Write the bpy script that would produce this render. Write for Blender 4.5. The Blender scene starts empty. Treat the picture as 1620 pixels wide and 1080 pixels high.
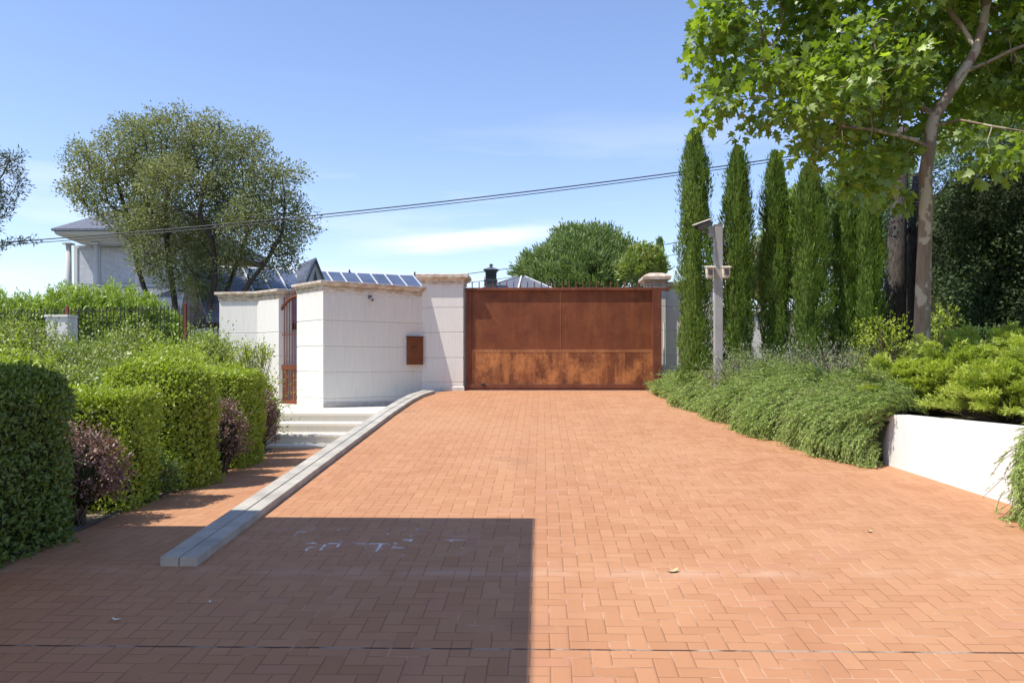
import bpy, math, random
import numpy as np
from mathutils import Vector
random.seed(7); rng = np.random.default_rng(11)
SC = bpy.context.scene; COL = SC.collection
# ------------------------------------------------------------ camera, world, sun
EYE = 1.74; FPX = 1310.0; YAW = 0.022; U0 = 829.0; V0 = 577.0
cd = bpy.data.cameras.new('camera'); cam = bpy.data.objects.new('camera', cd); COL.objects.link(cam)
cam.location = (0, 0, EYE); cam.rotation_euler = (math.pi/2, 0, YAW)
cd.sensor_width = 36; cd.lens = FPX/1620*36; cd.shift_y = (V0-540)/1620; cd.shift_x = -(U0-810)/1620
cd.clip_start = 0.05; cd.clip_end = 6000
SC.camera = cam
SHX, SHY = 0.56, 0.25                                   # shadow displacement per metre of height
elev = math.atan2(1, math.hypot(SHX, SHY))
world = bpy.data.worlds.new('World'); SC.world = world; world.use_nodes = True
wn = world.node_tree.nodes; wl = world.node_tree.links; wn.clear()
sky = wn.new('ShaderNodeTexSky'); sky.sky_type = 'NISHITA'; sky.sun_disc = False
sky.sun_elevation = elev; sky.sun_rotation = math.atan2(-SHX, -SHY); sky.altitude = 700
sky.air_density = 1.15; sky.dust_density = 0.25; sky.ozone_density = 2.6
tc = wn.new('ShaderNodeTexCoord'); sep = wn.new('ShaderNodeSeparateXYZ'); wl.new(tc.outputs['Generated'], sep.inputs[0])
mp = wn.new('ShaderNodeMapping'); mp.inputs['Scale'].default_value = (2.2, 1.0, 15.0); mp.inputs['Rotation'].default_value = (0, 0.10, 0)
mp.inputs['Location'].default_value = (0.35, 0.2, 0.1)
wl.new(tc.outputs['Generated'], mp.inputs[0])
cn = wn.new('ShaderNodeTexNoise'); cn.inputs['Scale'].default_value = 1.6; cn.inputs['Detail'].default_value = 7; cn.inputs['Roughness'].default_value = .5
wl.new(mp.outputs[0], cn.inputs[0])
cr = wn.new('ShaderNodeValToRGB'); cr.color_ramp.elements[0].position = .53; cr.color_ramp.elements[1].position = .74
cr.color_ramp.elements[1].color = (.38, .38, .38, 1)
wl.new(cn.outputs[0], cr.inputs[0])
mr = wn.new('ShaderNodeMapRange'); mr.inputs[1].default_value = .33; mr.inputs[2].default_value = .10; wl.new(sep.outputs[2], mr.inputs[0])
mm = wn.new('ShaderNodeMath'); mm.operation = 'MULTIPLY'; wl.new(cr.outputs[0], mm.inputs[0]); wl.new(mr.outputs[0], mm.inputs[1])
def wm(op, a, b):
    x_ = wn.new('ShaderNodeMath'); x_.operation = op
    for i_, q_ in enumerate((a, b)):
        if isinstance(q_, (int, float)): x_.inputs[i_].default_value = q_
        else: wl.new(q_, x_.inputs[i_])
    return x_.outputs[0]
def wr(f_, a, b):
    x_ = wn.new('ShaderNodeMapRange'); wl.new(f_, x_.inputs[0]); x_.inputs[1].default_value = a; x_.inputs[2].default_value = b; x_.interpolation_type = 'SMOOTHSTEP'; return x_.outputs[0]
sx_, sz_ = sep.outputs[0], sep.outputs[2]     # one thin cirrus wisp low over the gate
zc_ = wm('ADD', wm('MULTIPLY', sx_, .09), .158)
n2_ = wn.new('ShaderNodeTexNoise'); n2_.inputs['Scale'].default_value = 9; n2_.inputs['Detail'].default_value = 6; mp2 = wn.new('ShaderNodeMapping'); mp2.inputs['Scale'].default_value = (1, 1, 7); wl.new(tc.outputs['Generated'], mp2.inputs[0]); wl.new(mp2.outputs[0], n2_.inputs[0])
off_ = wm('ADD', wm('SUBTRACT', sz_, zc_), wm('MULTIPLY', wm('SUBTRACT', n2_.outputs[0], .5), .022))
ww_ = wm('MULTIPLY', wr(wm('ABSOLUTE', off_, 0), .016, .002), wm('MULTIPLY', wr(sx_, -.26, -.12), wr(sx_, .07, -.05)))
ww_ = wm('MULTIPLY', wm('MULTIPLY', ww_, wr(sep.outputs[1], .3, .6)), .6)
cmx = wm('MAXIMUM', mm.outputs[0], ww_)
cm = wn.new('ShaderNodeMixRGB'); wl.new(cmx, cm.inputs[0]); wl.new(sky.outputs[0], cm.inputs[1]); cm.inputs[2].default_value = (6.2, 6.6, 7.0, 1)
bg = wn.new('ShaderNodeBackground'); bg.inputs[1].default_value = 0.135
tn_ = wn.new('ShaderNodeMixRGB'); tn_.blend_type = 'MULTIPLY'; tn_.inputs[0].default_value = 1; tn_.inputs[2].default_value = (1.04, .975, 1.07, 1)
wl.new(cm.outputs[0], tn_.inputs[1]); wl.new(tn_.outputs[0], bg.inputs[0])
wo = wn.new('ShaderNodeOutputWorld'); wl.new(bg.outputs[0], wo.inputs[0])
sd = bpy.data.lights.new('sun', 'SUN'); sd.energy = 4.0; sd.angle = math.radians(.5); sd.color = (1.0, .95, .87)
sun = bpy.data.objects.new('sun', sd); COL.objects.link(sun)
sun.rotation_euler = Vector((SHX, SHY, -1)).to_track_quat('-Z', 'Y').to_euler()
sun.location = (-20, -10, 40)
vs = SC.view_settings; vs.view_transform = 'Standard'; vs.look = 'None'; vs.gamma = 1; vs.exposure = 0.6
# ------------------------------------------------------------ photo geometry
TN = math.tan(YAW)
def PX(u, Y):
    a = (u-U0)/FPX
    return (a-TN)*Y/(1+a*TN)
def PZ(v, X, Y): return EYE + (V0-v)/FPX*(Y*math.cos(YAW)-X*math.sin(YAW))
def PT(u, v, Y):
    X = PX(u, Y); return np.array((X, Y, PZ(v, X, Y)))
GR = 0.0756; YG = 16.30; ZG = GR*16.36
def gz(y): return max(0.0, GR*min(y, 16.36))
YS = 5.5; ZPATH = GR*YS
def pz(y): return ZPATH + .009*(y-YS)
# ------------------------------------------------------------ mesh helpers
def setp(o, label=None, cat=None, group=None, kind=None):
    if label: o['label'] = label
    if cat: o['category'] = cat
    if group: o['group'] = group
    if kind: o['kind'] = kind
    return o
def thing(name, loc, label, cat, group=None):
    o = bpy.data.objects.new(name, None); COL.objects.link(o); o.location = loc
    o.empty_display_size = .2
    return setp(o, label, cat, group)
def wloc(o):
    v = Vector((0, 0, 0))
    while o is not None:
        v = v + o.location; o = o.parent
    return v
def link(name, me, mat, parent, smooth=False):
    o = bpy.data.objects.new(name, me); COL.objects.link(o)
    if mat: me.materials.append(mat)
    if smooth: me.polygons.foreach_set('use_smooth', [True]*len(me.polygons))
    if parent is not None: o.parent = parent
    return o
class MB:
    def __init__(s): s.v = []; s.f = []
    def add(s, vs_, fs):
        n = len(s.v); s.v += [tuple(map(float, p)) for p in vs_]; s.f += [tuple(i+n for i in f) for f in fs]; return s
    def box(s, x0, x1, y0, y1, z0, z1, rz=0, c=None):
        P = [(x, y, z) for z in (z0, z1) for y in (y0, y1) for x in (x0, x1)]
        if rz:
            cx, cy = c if c else ((x0+x1)/2, (y0+y1)/2); ca, sa = math.cos(rz), math.sin(rz)
            P = [(cx+(x-cx)*ca-(y-cy)*sa, cy+(x-cx)*sa+(y-cy)*ca, z) for x, y, z in P]
        return s.add(P, [(0, 2, 3, 1), (4, 5, 7, 6), (0, 1, 5, 4), (2, 6, 7, 3), (0, 4, 6, 2), (1, 3, 7, 5)])
    def bar(s, a, b, w, h):                            # rectangular bar along a-b, w across, h up
        a = Vector(a); b = Vector(b); d = (b-a).normalized()
        side = d.cross(Vector((0, 0, 1)));
        if side.length < 1e-3: side = Vector((1, 0, 0))
        side.normalize(); up = side.cross(d)
        P = []
        for p in (a, b):
            for i, j in ((-1, -1), (1, -1), (1, 1), (-1, 1)): P.append(p+side*(i*w/2)+up*(j*h/2))
        return s.add(P, [(3, 2, 1, 0), (4, 5, 6, 7), (0, 1, 5, 4), (1, 2, 6, 5), (2, 3, 7, 6), (3, 0, 4, 7)])
    def tube(s, pts, radii, n=8, cap=True):
        pts = [Vector(p) for p in pts]
        if not hasattr(radii, '__len__'): radii = [radii]*len(pts)
        base = len(s.v); up = Vector((0, 0, 1)); prev = None; P = []
        for i, p in enumerate(pts):
            d = (pts[min(i+1, len(pts)-1)]-pts[max(i-1, 0)]).normalized()
            if prev is None:
                a = d.cross(up if abs(d.z) < .95 else Vector((1, 0, 0))).normalized()
            else:
                a = (prev - d*prev.dot(d)).normalized()
            prev = a; b = d.cross(a)
            for k in range(n):
                t = 2*math.pi*k/n; P.append(p+(a*math.cos(t)+b*math.sin(t))*radii[i])
        F = []
        for i in range(len(pts)-1):
            for k in range(n):
                F.append((i*n+k, i*n+(k+1) % n, (i+1)*n+(k+1) % n, (i+1)*n+k))
        if cap: F.append(tuple(range(n))[::-1]); F.append(tuple((len(pts)-1)*n+k for k in range(n)))
        return s.add(P, F)
    def loft(s, poly, levels, cap=True):               # footprint CCW, levels (z, outward offset)
        n = len(poly); P = []
        nrm = []
        for i in range(n):
            p0 = Vector(poly[i-1]); p1 = Vector(poly[i]); p2 = Vector(poly[(i+1) % n])
            e1 = (p1-p0).normalized(); e2 = (p2-p1).normalized()
            n1 = Vector((e1.y, -e1.x)); n2 = Vector((e2.y, -e2.x)); m = (n1+n2)
            m = m/max(.25, m.dot(n1)); nrm.append(m)
        for z, off in levels:
            for i in range(n): P.append((poly[i][0]+nrm[i].x*off, poly[i][1]+nrm[i].y*off, z))
        F = []
        for l in range(len(levels)-1):
            for i in range(n):
                j = (i+1) % n; F.append((l*n+i, l*n+j, (l+1)*n+j, (l+1)*n+i))
        if cap: F.append(tuple(range(n))[::-1]); F.append(tuple((len(levels)-1)*n+i for i in range(n)))
        return s.add(P, F)
    def build(s, name, mat, parent=None, smooth=False, bevel=0):
        L = wloc(parent) if parent else Vector((0, 0, 0))
        me = bpy.data.meshes.new(name); me.from_pydata([(p[0]-L.x, p[1]-L.y, p[2]-L.z) for p in s.v], [], s.f); me.update()
        o = link(name, me, mat, parent, smooth)
        if bevel:
            m = o.modifiers.new('bevel', 'BEVEL'); m.width = bevel; m.segments = 2; m.limit_method = 'ANGLE'; m.angle_limit = math.radians(40)
        return o
def npmesh(name, V, loops, tot, mat, parent, tint=None, smooth=False):
    L = np.array(wloc(parent)) if parent is not None else np.zeros(3)
    me = bpy.data.meshes.new(name); me.vertices.add(len(V)); me.vertices.foreach_set('co', (V-L).astype(np.float32).ravel())
    me.loops.add(len(loops)); me.loops.foreach_set('vertex_index', loops.astype(np.int32))
    me.polygons.add(len(tot)); st = np.concatenate(([0], np.cumsum(tot)[:-1])).astype(np.int32)
    me.polygons.foreach_set('loop_start', st); me.polygons.foreach_set('loop_total', tot.astype(np.int32))
    me.update(calc_edges=True)
    if tint is not None:
        a = me.attributes.new('tint', 'FLOAT', 'POINT'); a.data.foreach_set('value', tint.astype(np.float32))
    return link(name, me, mat, parent, smooth)
def unit(a): return a/np.maximum(np.linalg.norm(a, axis=-1, keepdims=True), 1e-9)
def sph(n): return unit(rng.normal(size=(n, 3)))
def nz(P, s=1.0, seed=0):
    r = np.random.default_rng(seed); o = np.zeros(len(P))
    for k in range(7):
        w = r.normal(size=3)*s*(1+.35*k); o += np.sin(P@w + r.uniform(0, 6.28))/(1+.25*k)
    return o/3.2
T_LEAF = (np.array([(0, 0, 0), (.45, -.27, .09), (1, 0, -.05), (.45, .27, .09)]), [(0, 1, 2), (0, 2, 3)])
T_NEEDLE = (np.array([(0, -.06, 0), (0, .06, 0), (1, 0, 0)]), [(0, 1, 2)])
T_SPRAY = (np.array([(0, 0, 0), (.4, -.14, .05), (1, 0, 0), (.4, .14, .05)]), [(0, 1, 2), (0, 2, 3)])
_pl = [(0, 0), (.02, -.22), (.18, -.50), (.30, -.27), (.62, -.50), (.60, -.20), (1.02, 0), (.60, .20), (.62, .50), (.30, .27), (.18, .50), (.02, .22)]
T_PLANE = (np.array([(.30, 0, .0)]+[(x, y, .10*abs(y)-.12*x*x) for x, y in _pl]), [(0, i+1, (i+1) % 12+1) for i in range(12)])
def leaves(name, mat, parent, P, A, N, S, T, tint=None):
    TV, TF = T; n = len(P)
    A = unit(A); N = N - A*np.sum(N*A, 1, keepdims=True); N = unit(N+1e-6*sph(n)); B = np.cross(N, A)
    S = (np.ones(n)*S)[:, None, None]
    V = P[:, None, :] + S*(TV[None, :, 0:1]*A[:, None, :]+TV[None, :, 1:2]*B[:, None, :]+TV[None, :, 2:3]*N[:, None, :])
    K = len(TV); fl = np.array([i for f in TF for i in f]); tt = np.array([len(f) for f in TF])
    loops = (np.arange(n)[:, None]*K+fl[None, :]).ravel(); tot = np.tile(tt, n)
    if tint is None: tint = rng.random(n)
    return npmesh(name, V.reshape(-1, 3), loops, tot, mat, parent, np.repeat(tint, K))
def segtubes(name, mat, parent, A, B, RA, RB, n=5):
    A = np.asarray(A); B = np.asarray(B); m = len(A); d = unit(B-A)
    ref = np.tile(np.array([0, 0, 1.]), (m, 1)); ref[np.abs(d[:, 2]) > .9] = (1, 0, 0)
    s = unit(np.cross(d, ref)); t = np.cross(d, s); V = np.zeros((m, 2*n, 3))
    for k in range(n):
        c = math.cos(2*math.pi*k/n); q = math.sin(2*math.pi*k/n)
        V[:, k] = A+(s*c+t*q)*np.asarray(RA)[:, None]; V[:, n+k] = B+(s*c+t*q)*np.asarray(RB)[:, None]
    fl = np.array([i for k in range(n) for i in (k, (k+1) % n, n+(k+1) % n, n+k)])
    loops = (np.arange(m)[:, None]*2*n+fl).ravel(); tot = np.full(m*n, 4)
    return npmesh(name, V.reshape(-1, 3), loops, tot, mat, parent, np.repeat(rng.random(m), 2*n), smooth=True)
def colonize(att, nodes, par, step, infl, kill, it=140, up=.05):
    nodes = [np.array(p, float) for p in nodes]; par = list(par); att = np.array(att)
    D = np.full(len(att), 1e9); I = np.zeros(len(att), int)
    new = list(range(len(nodes)))
    for _ in range(it):
        if len(att) == 0 or not new: break
        NP = np.array([nodes[i] for i in new])
        dd = np.linalg.norm(att[:, None]-NP[None], axis=2); j = dd.argmin(1); m = dd[np.arange(len(att)), j]
        b = m < D; D[b] = m[b]; I[b] = np.array(new)[j[b]]
        keep = D > kill; att = att[keep]; D = D[keep]; I = I[keep]
        if len(att) == 0: break
        act = D < infl
        if not act.any(): act = D < D.min()*1.2
        new = []
        for i in np.unique(I[act]):
            q = att[act & (I == i)]; v = unit(q-nodes[i]).mean(0) + np.array([0, 0, up]) + rng.normal(size=3)*.08
            v = v/np.linalg.norm(v); p = nodes[i]+v*step
            new.append(len(nodes)); nodes.append(p); par.append(int(i))
    return np.array(nodes), np.array(par)
def radii(nodes, par, r0, e=2.4, rmax=9):
    r = np.zeros(len(nodes)); ch = np.zeros(len(nodes), int)
    for i in range(len(nodes)-1, 0, -1):
        if r[i] == 0: r[i] = r0**e
        if par[i] >= 0: r[par[i]] += r[i]; ch[par[i]] += 1
    return np.minimum(r**(1/e), rmax), ch
# ------------------------------------------------------------ materials
class NT:
    def __init__(s, name):
        s.m = bpy.data.materials.new(name); s.m.use_nodes = True; s.t = s.m.node_tree; s.t.nodes.clear()
        s.out = s.t.nodes.new('ShaderNodeOutputMaterial')
    def n(s, typ, inp=None, **kw):
        x = s.t.nodes.new('ShaderNode'+typ)
        for k, v in kw.items(): setattr(x, k, v)
        for k, v in (inp or {}).items():
            if isinstance(v, bpy.types.NodeSocket): s.t.links.new(v, x.inputs[k])
            else: x.inputs[k].default_value = v
        return x
    def math(s, op, a, b=0.0, c=None):
        d = {0: a, 1: b}
        if c is not None: d[2] = c
        return s.n('Math', d, operation=op).outputs[0]
    def mix(s, f, a, b, mode='MIX'):
        q = lambda c: c if isinstance(c, bpy.types.NodeSocket) or len(c) == 4 else tuple(c)+(1,)
        return s.n('MixRGB', {0: f, 1: q(a), 2: q(b)}, blend_type=mode).outputs[0]
    def ramp(s, f, p0, p1):
        return s.n('MapRange', {0: f, 1: p0, 2: p1}).outputs[0]
    def pos(s, scale=(1, 1, 1), rot=(0, 0, 0)):
        g = s.n('NewGeometry'); return s.n('Mapping', {0: g.outputs['Position'], 'Scale': scale, 'Rotation': rot}).outputs[0]
    def noise(s, vec, sc, det=4, rough=.55):
        return s.n('TexNoise', {'Vector': vec, 'Scale': sc, 'Detail': det, 'Roughness': rough}).outputs[0]
    def surf(s, col, rough=.8, metal=0.0, bump=None, bs=.3, bd=.01, spec=.3):
        p = s.n('BsdfPrincipled', {'Base Color': col if isinstance(col, bpy.types.NodeSocket) else tuple(col)+(1,), 'Roughness': rough, 'Metallic': metal, 'Specular IOR Level': spec})
        if bump is not None: s.t.links.new(s.n('Bump', {'Strength': bs, 'Distance': bd, 'Height': bump}).outputs[0], p.inputs['Normal'])
        s.t.links.new(p.outputs[0], s.out.inputs[0]); return s.m
def plain(name, col, rough=.7, metal=0.0, var=.15, sc=8, bump=.15):
    t = NT(name); f = t.noise(t.pos(), sc, 5)
    c = t.mix(t.ramp(f, .3, .7), tuple(x*(1-var) for x in col), tuple(min(1, x*(1+var)) for x in col))
    return t.surf(c, rough, metal, t.noise(t.pos(), sc*6, 3), bump, .004)
def brick_mat():
    t = NT('herringbone_pavers'); g = t.n('NewGeometry'); sp = t.n('SeparateXYZ', {0: g.outputs['Position']})
    wob = t.noise(t.pos(), 2.2, 2); wob2 = t.noise(t.pos((1, 1, 1), (0, 0, 1.3)), 2.5, 2)
    wx = t.math('MULTIPLY', t.math('SUBTRACT', wob, .5), .012); wy = t.math('MULTIPLY', t.math('SUBTRACT', wob2, .5), .012)
    x = t.math('MULTIPLY', t.math('ADD', t.math('SUBTRACT', sp.outputs[0], .038-.3), wx), 10.0)
    y = t.math('MULTIPLY', t.math('ADD', t.math('SUBTRACT', sp.outputs[1], 4.16), wy), 10.0)
    ix = t.math('FLOOR', x); iy = t.math('FLOOR', y); fx = t.math('SUBTRACT', x, ix); fy = t.math('SUBTRACT', y, iy)
    k = t.math('FLOORED_MODULO', t.math('ADD', t.math('SUBTRACT', ix, iy), .0001), 4.0); k = t.math('FLOOR', k)
    hor = t.math('LESS_THAN', k, 1.5)
    uh = t.math('ADD', fx, k)
    dh = t.math('MINIMUM', t.math('MINIMUM', uh, t.math('SUBTRACT', 2.0, uh)), t.math('MINIMUM', fy, t.math('SUBTRACT', 1.0, fy)))
    k2 = t.math('LESS_THAN', k, 2.5)
    vv = t.math('ADD', fy, k2)
    dv = t.math('MINIMUM', t.math('MINIMUM', vv, t.math('SUBTRACT', 2.0, vv)), t.math('MINIMUM', fx, t.math('SUBTRACT', 1.0, fx)))
    def sel(a, b): return t.math('ADD', t.math('MULTIPLY', hor, a), t.math('MULTIPLY', t.math('SUBTRACT', 1.0, hor), b))
    d = sel(dh, dv)
    bx = sel(t.math('SUBTRACT', ix, k), ix); by = sel(iy, t.math('SUBTRACT', iy, k2))
    wn_ = t.n('TexWhiteNoise', {'Vector': t.n('CombineXYZ', {0: bx, 1: by, 2: hor}).outputs[0]}, noise_dimensions='3D')
    rnd = wn_.outputs[0]
    big = t.noise(t.pos(), .55, 5); mid = t.noise(t.pos(), 5, 5); fine = t.noise(t.pos(), 160, 3)
    c = t.mix(rnd, (.425, .203, .098), (.50, .255, .132))
    c = t.mix(t.math('MULTIPLY', t.ramp(wn_.outputs[1], .0, 1.), .0), c, (.5, .3, .2))
    c = t.mix(t.math('MULTIPLY', t.ramp(big, .42, .68), .45), c, (.525, .295, .155))
    c = t.mix(t.math('MULTIPLY', t.ramp(mid, .5, .8), .35), c, (.44, .20, .10))
    c = t.mix(t.math('MULTIPLY', t.ramp(t.math('MULTIPLY', rnd, 1.0), .93, 1.0), .35), c, (.40, .17, .12))
    c = t.mix(t.math('MULTIPLY', t.ramp(fine, .35, .75), .22), c, (.33, .15, .085))
    tr_ = t.noise(t.pos((1.6, .12, 1)), 1.5, 5, .6); c = t.mix(t.math('MULTIPLY', t.ramp(tr_, .52, .70), .30), c, (.36, .16, .085))
    oil = t.noise(t.pos(), 1.1, 3, .5); c = t.mix(t.math('MULTIPLY', t.ramp(oil, .68, .74), .22), c, (.20, .10, .07))
    # pale dusty band on the break of slope, Y ~ 5.35
    band = t.math('SUBTRACT', 1.0, t.ramp(t.math('ABSOLUTE', t.math('SUBTRACT', sp.outputs[1], 5.33)), .0, .13))
    c = t.mix(t.math('MULTIPLY', t.math('MULTIPLY', band, t.ramp(t.noise(t.pos(), 2.4, 4), .40, .62)), .5), c, (.58, .38, .27))
    # white residue patch in the shaded part
    px = t.ramp(t.math('ABSOLUTE', t.math('ADD', sp.outputs[0], 1.35)), .95, .25)
    py = t.ramp(t.math('ABSOLUTE', t.math('SUBTRACT', sp.outputs[1], 6.02)), .40, .12)
    patch = t.math('MULTIPLY', px, py)
    sm = t.ramp(t.noise(t.pos((1, 1, 1)), 4.5, 6, .65), .52, .63)
    jl = t.ramp(d, .13, .03)
    wr = t.math('MULTIPLY', patch, t.math('MULTIPLY', sm, t.math('ADD', t.math('MULTIPLY', t.math('GREATER_THAN', t.noise(t.pos(), 60, 4), .55), .14), jl)))
    # joints
    jw = t.math('ADD', .018, t.math('MULTIPLY', t.noise(t.pos(), 9, 3), .045))
    jm = t.math('SUBTRACT', 1.0, t.n('MapRange', {0: d, 1: t.math('MULTIPLY', jw, .55), 2: jw}).outputs[0])
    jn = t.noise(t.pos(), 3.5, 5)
    jb = t.math('ADD', jn, t.math('MULTIPLY', t.ramp(sp.outputs[0], -1.0, 1.5), .10))  # sun and shade painted into the joint tone: lighter towards the sunlit right
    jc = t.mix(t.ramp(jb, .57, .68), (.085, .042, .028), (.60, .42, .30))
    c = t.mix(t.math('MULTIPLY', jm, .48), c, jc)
    c = t.mix(t.math('MINIMUM', t.math('MULTIPLY', wr, 1.6), .85), c, (.86, .84, .82))
    sn = t.noise(t.pos(), 14, 4)
    ds = t.math('ABSOLUTE', t.math('SUBTRACT', sp.outputs[1], t.math('ADD', 4.157, t.math('MULTIPLY', t.math('SUBTRACT', sn, .5), .008))))
    sm_ = t.ramp(ds, .010, .0045)
    c = t.mix(sm_, c, t.mix(t.ramp(t.noise(t.pos(), 5, 4), .5, .62), (.05, .035, .03), (.36, .30, .24)))
    h = t.math('SUBTRACT', t.math('ADD', t.math('MULTIPLY', t.math('MINIMUM', d, .12), 7.0), t.math('MULTIPLY', fine, .12)), t.math('MULTIPLY', sm_, 1.0))
    h = t.math('ADD', h, t.math('MULTIPLY', rnd, .2))
    return t.surf(c, .82, 0, h, .5, .004, .25)
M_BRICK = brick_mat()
def stone_mat(name='limestone', base=(.73, .705, .65), dirt=.3, z0=0.9, ztop=3.12):
    t = NT(name); g = t.n('NewGeometry'); sp = t.n('SeparateXYZ', {0: g.outputs['Position']})
    st = t.noise(t.pos((9, 9, .9)), 2.2, 5, .6); cl = t.noise(t.pos(), 1.3, 5); sp2 = t.noise(t.pos(), 22, 5)
    c = t.mix(t.ramp(st, .35, .7), tuple(x*.93 for x in base), base)
    c = t.mix(t.math('MULTIPLY', t.ramp(cl, .4, .7), .5), c, (base[0]*1.03, base[1]*.97, base[2]*.93))
    c = t.mix(t.math('MULTIPLY', t.ramp(sp2, .66, .72), .5), c, (.45, .36, .28))
    rs = t.math('MULTIPLY', t.ramp(t.noise(t.pos((5, 5, .35)), 2.6, 6, .7), .56, .74), .30); c = t.mix(rs, c, (.50, .43, .35))
    rn = t.math('MULTIPLY', t.math('MULTIPLY', t.ramp(sp.outputs[2], ztop-.9, ztop), t.ramp(t.noise(t.pos((30, 30, .5)), 2, 4, .6), .56, .68)), .40); c = t.mix(rn, c, (.42, .35, .28))
    hd = t.math('MULTIPLY', t.ramp(sp.outputs[2], z0+.16, z0), t.ramp(t.noise(t.pos((3, 3, 6)), 3, 5), .35, .6))
    c = t.mix(t.math('MULTIPLY', hd, dirt*1.7), c, (.30, .27, .23))
    tp = t.math('MULTIPLY', t.ramp(sp.outputs[2], ztop-.12, ztop+.05), t.ramp(t.noise(t.pos((3, 3, 7)), 2.6, 6, .65), .40, .60))
    c = t.mix(t.math('MULTIPLY', tp, dirt*2.0), c, (.42, .29, .19))
    return t.surf(c, .75, 0, sp2, .25, .006, .3)
M_STONE = stone_mat(base=(.73, .705, .645), dirt=.42)
M_STONE_P = stone_mat('limestone_pillar', z0=1.23, ztop=3.35)
M_COPING = stone_mat('weathered_coping', (.66, .60, .52), .45, -5, 3.05)
M_PLINTH = stone_mat('plinth_stone', (.50, .48, .44), .5, .95, 9)
M_STEP = stone_mat('step_stone', (.73, .69, .60), .35, -5, 9)
def kerb_mat():
    t = NT('kerb_concrete'); n1 = t.noise(t.pos(), 3, 6, .6); n2 = t.noise(t.pos(), 60, 4)
    c = t.mix(t.ramp(n1, .35, .65), (.37, .34, .29), (.52, .485, .41)); c = t.mix(t.math('MULTIPLY', t.ramp(n2, .5, .75), .5), c, (.28, .27, .25))
    c = t.mix(t.math('MULTIPLY', t.ramp(t.noise(t.pos(), 7, 6, .7), .60, .68), .6), c, (.26, .26, .25))
    return t.surf(c, .85, 0, n2, .4, .005)
M_KERB = kerb_mat()
def render_mat(name, base):
    t = NT(name); n1 = t.noise(t.pos(), 1.2, 6, .6); n2 = t.noise(t.pos(), 40, 4); g = t.n('NewGeometry'); sp = t.n('SeparateXYZ', {0: g.outputs['Position']})
    c = t.mix(t.ramp(n1, .35, .7), tuple(x*.95 for x in base), base)
    c = t.mix(t.math('MULTIPLY', t.ramp(t.noise(t.pos((6, 6, .8)), 2, 5), .55, .75), .22), c, (.55, .50, .44))
    return t.surf(c, .85, 0, t.math('ADD', t.math('MULTIPLY', n2, .4), n1), .3, .006)
M_WHITE = render_mat('white_render', (.76, .745, .71))
def rust_mat(name, a, b, hi, lo=(.08, .025, .015), sc=1.0, streak=.6, blotch=.5):
    t = NT(name); st = t.noise(t.pos((7, 7, .7)), 2.0*sc, 6, .65); cl = t.noise(t.pos(), 2.2, 6, .6); fn = t.noise(t.pos(), 45, 4); st2 = t.noise(t.pos((26, 26, 1.1)), 2, 4)
    c = t.mix(t.ramp(cl, .35, .7), a, b)
    c = t.mix(t.math('MULTIPLY', t.ramp(st, .5, .72), streak), c, hi)
    c = t.mix(t.math('MULTIPLY', t.ramp(st2, .58, .75), streak*.4), c, hi)
    c = t.mix(t.math('MULTIPLY', t.ramp(t.noise(t.pos((1, 1, .75)), 2.3, 8, .72), .48, .62), blotch), c, hi)
    c = t.mix(t.math('MULTIPLY', t.ramp(t.noise(t.pos(), 3.6, 7, .7), .55, .72), .55), c, lo)
    c = t.mix(t.math('MULTIPLY', t.ramp(fn, .45, .75), .3), c, lo)
    return t.surf(c, .55, .15, fn, .25, .003, .35)
M_RUST = rust_mat('rusted_steel_upper', (.15, .042, .016), (.23, .068, .025), (.36, .13, .042), (.085, .026, .013), .6, .35, .30)
M_RUST2 = rust_mat('rusted_steel_lower', (.14, .040, .018), (.27, .09, .032), (.62, .25, .08), (.085, .028, .015), .45, .75, .75)
M_RUSTW = rust_mat('rusted_weld_strip', (.26, .09, .035), (.38, .15, .06), (.52, .24, .10), (.14, .04, .02), 2, .7)
M_RUSTD = rust_mat('rusted_frame_steel', (.14, .042, .022), (.20, .065, .032), (.28, .10, .05), (.07, .024, .015), 1, .4)
M_IRON = rust_mat('red_oxide_iron', (.17, .04, .025), (.24, .06, .035), (.32, .10, .05), (.06, .02, .015), 1, .4)
M_IRONB = plain('dark_iron', (.05, .04, .04), .5, .4)
M_SLATE = plain('slate', (.115, .125, .155), .45, 0, .25, 6)
def slate_mat():
    t = NT('slate_courses'); b = t.n('TexBrick', {'Vector': t.pos((1, 1, 2.2)), 'Color1': (.13, .14, .17, 1), 'Color2': (.19, .20, .24, 1), 'Mortar': (.06, .065, .08, 1), 'Scale': 3.0, 'Mortar Size': .03})
    return t.surf(t.mix(.3, b.outputs[0], (.15, .16, .2)), .5, 0, None)
M_SLATE2 = slate_mat()
M_PANEL = plain('solar_panel_glass', (.10, .13, .20), .12, .0, .2, 1.2, 0)
M_LEAD = plain('pale_lead_flashing', (.62, .63, .65), .5, .1)
M_HWALL = render_mat('house_white', (.62, .61, .60)); M_HPINK = render_mat('house_pink', (.52, .36, .30))
M_SHUT = plain('grey_blind', (.55, .56, .58), .6)
M_HSTONE = render_mat('house_column_stone', (.55, .54, .50))
M_GLASS = plain('dark_glass', (.03, .04, .05), .08)
M_GREY = plain('grey_painted_steel', (.36, .345, .33), .55, .1, .1)
M_GREYD = plain('grey_dark_plastic', (.16, .15, .17), .5); M_BEIGE = plain('cream_plastic', (.66, .60, .48), .5); M_LENS = plain('black_lens', (.02, .02, .025), .08)
M_CABLE = plain('cable_rubber', (.06, .06, .065), .5)
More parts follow.
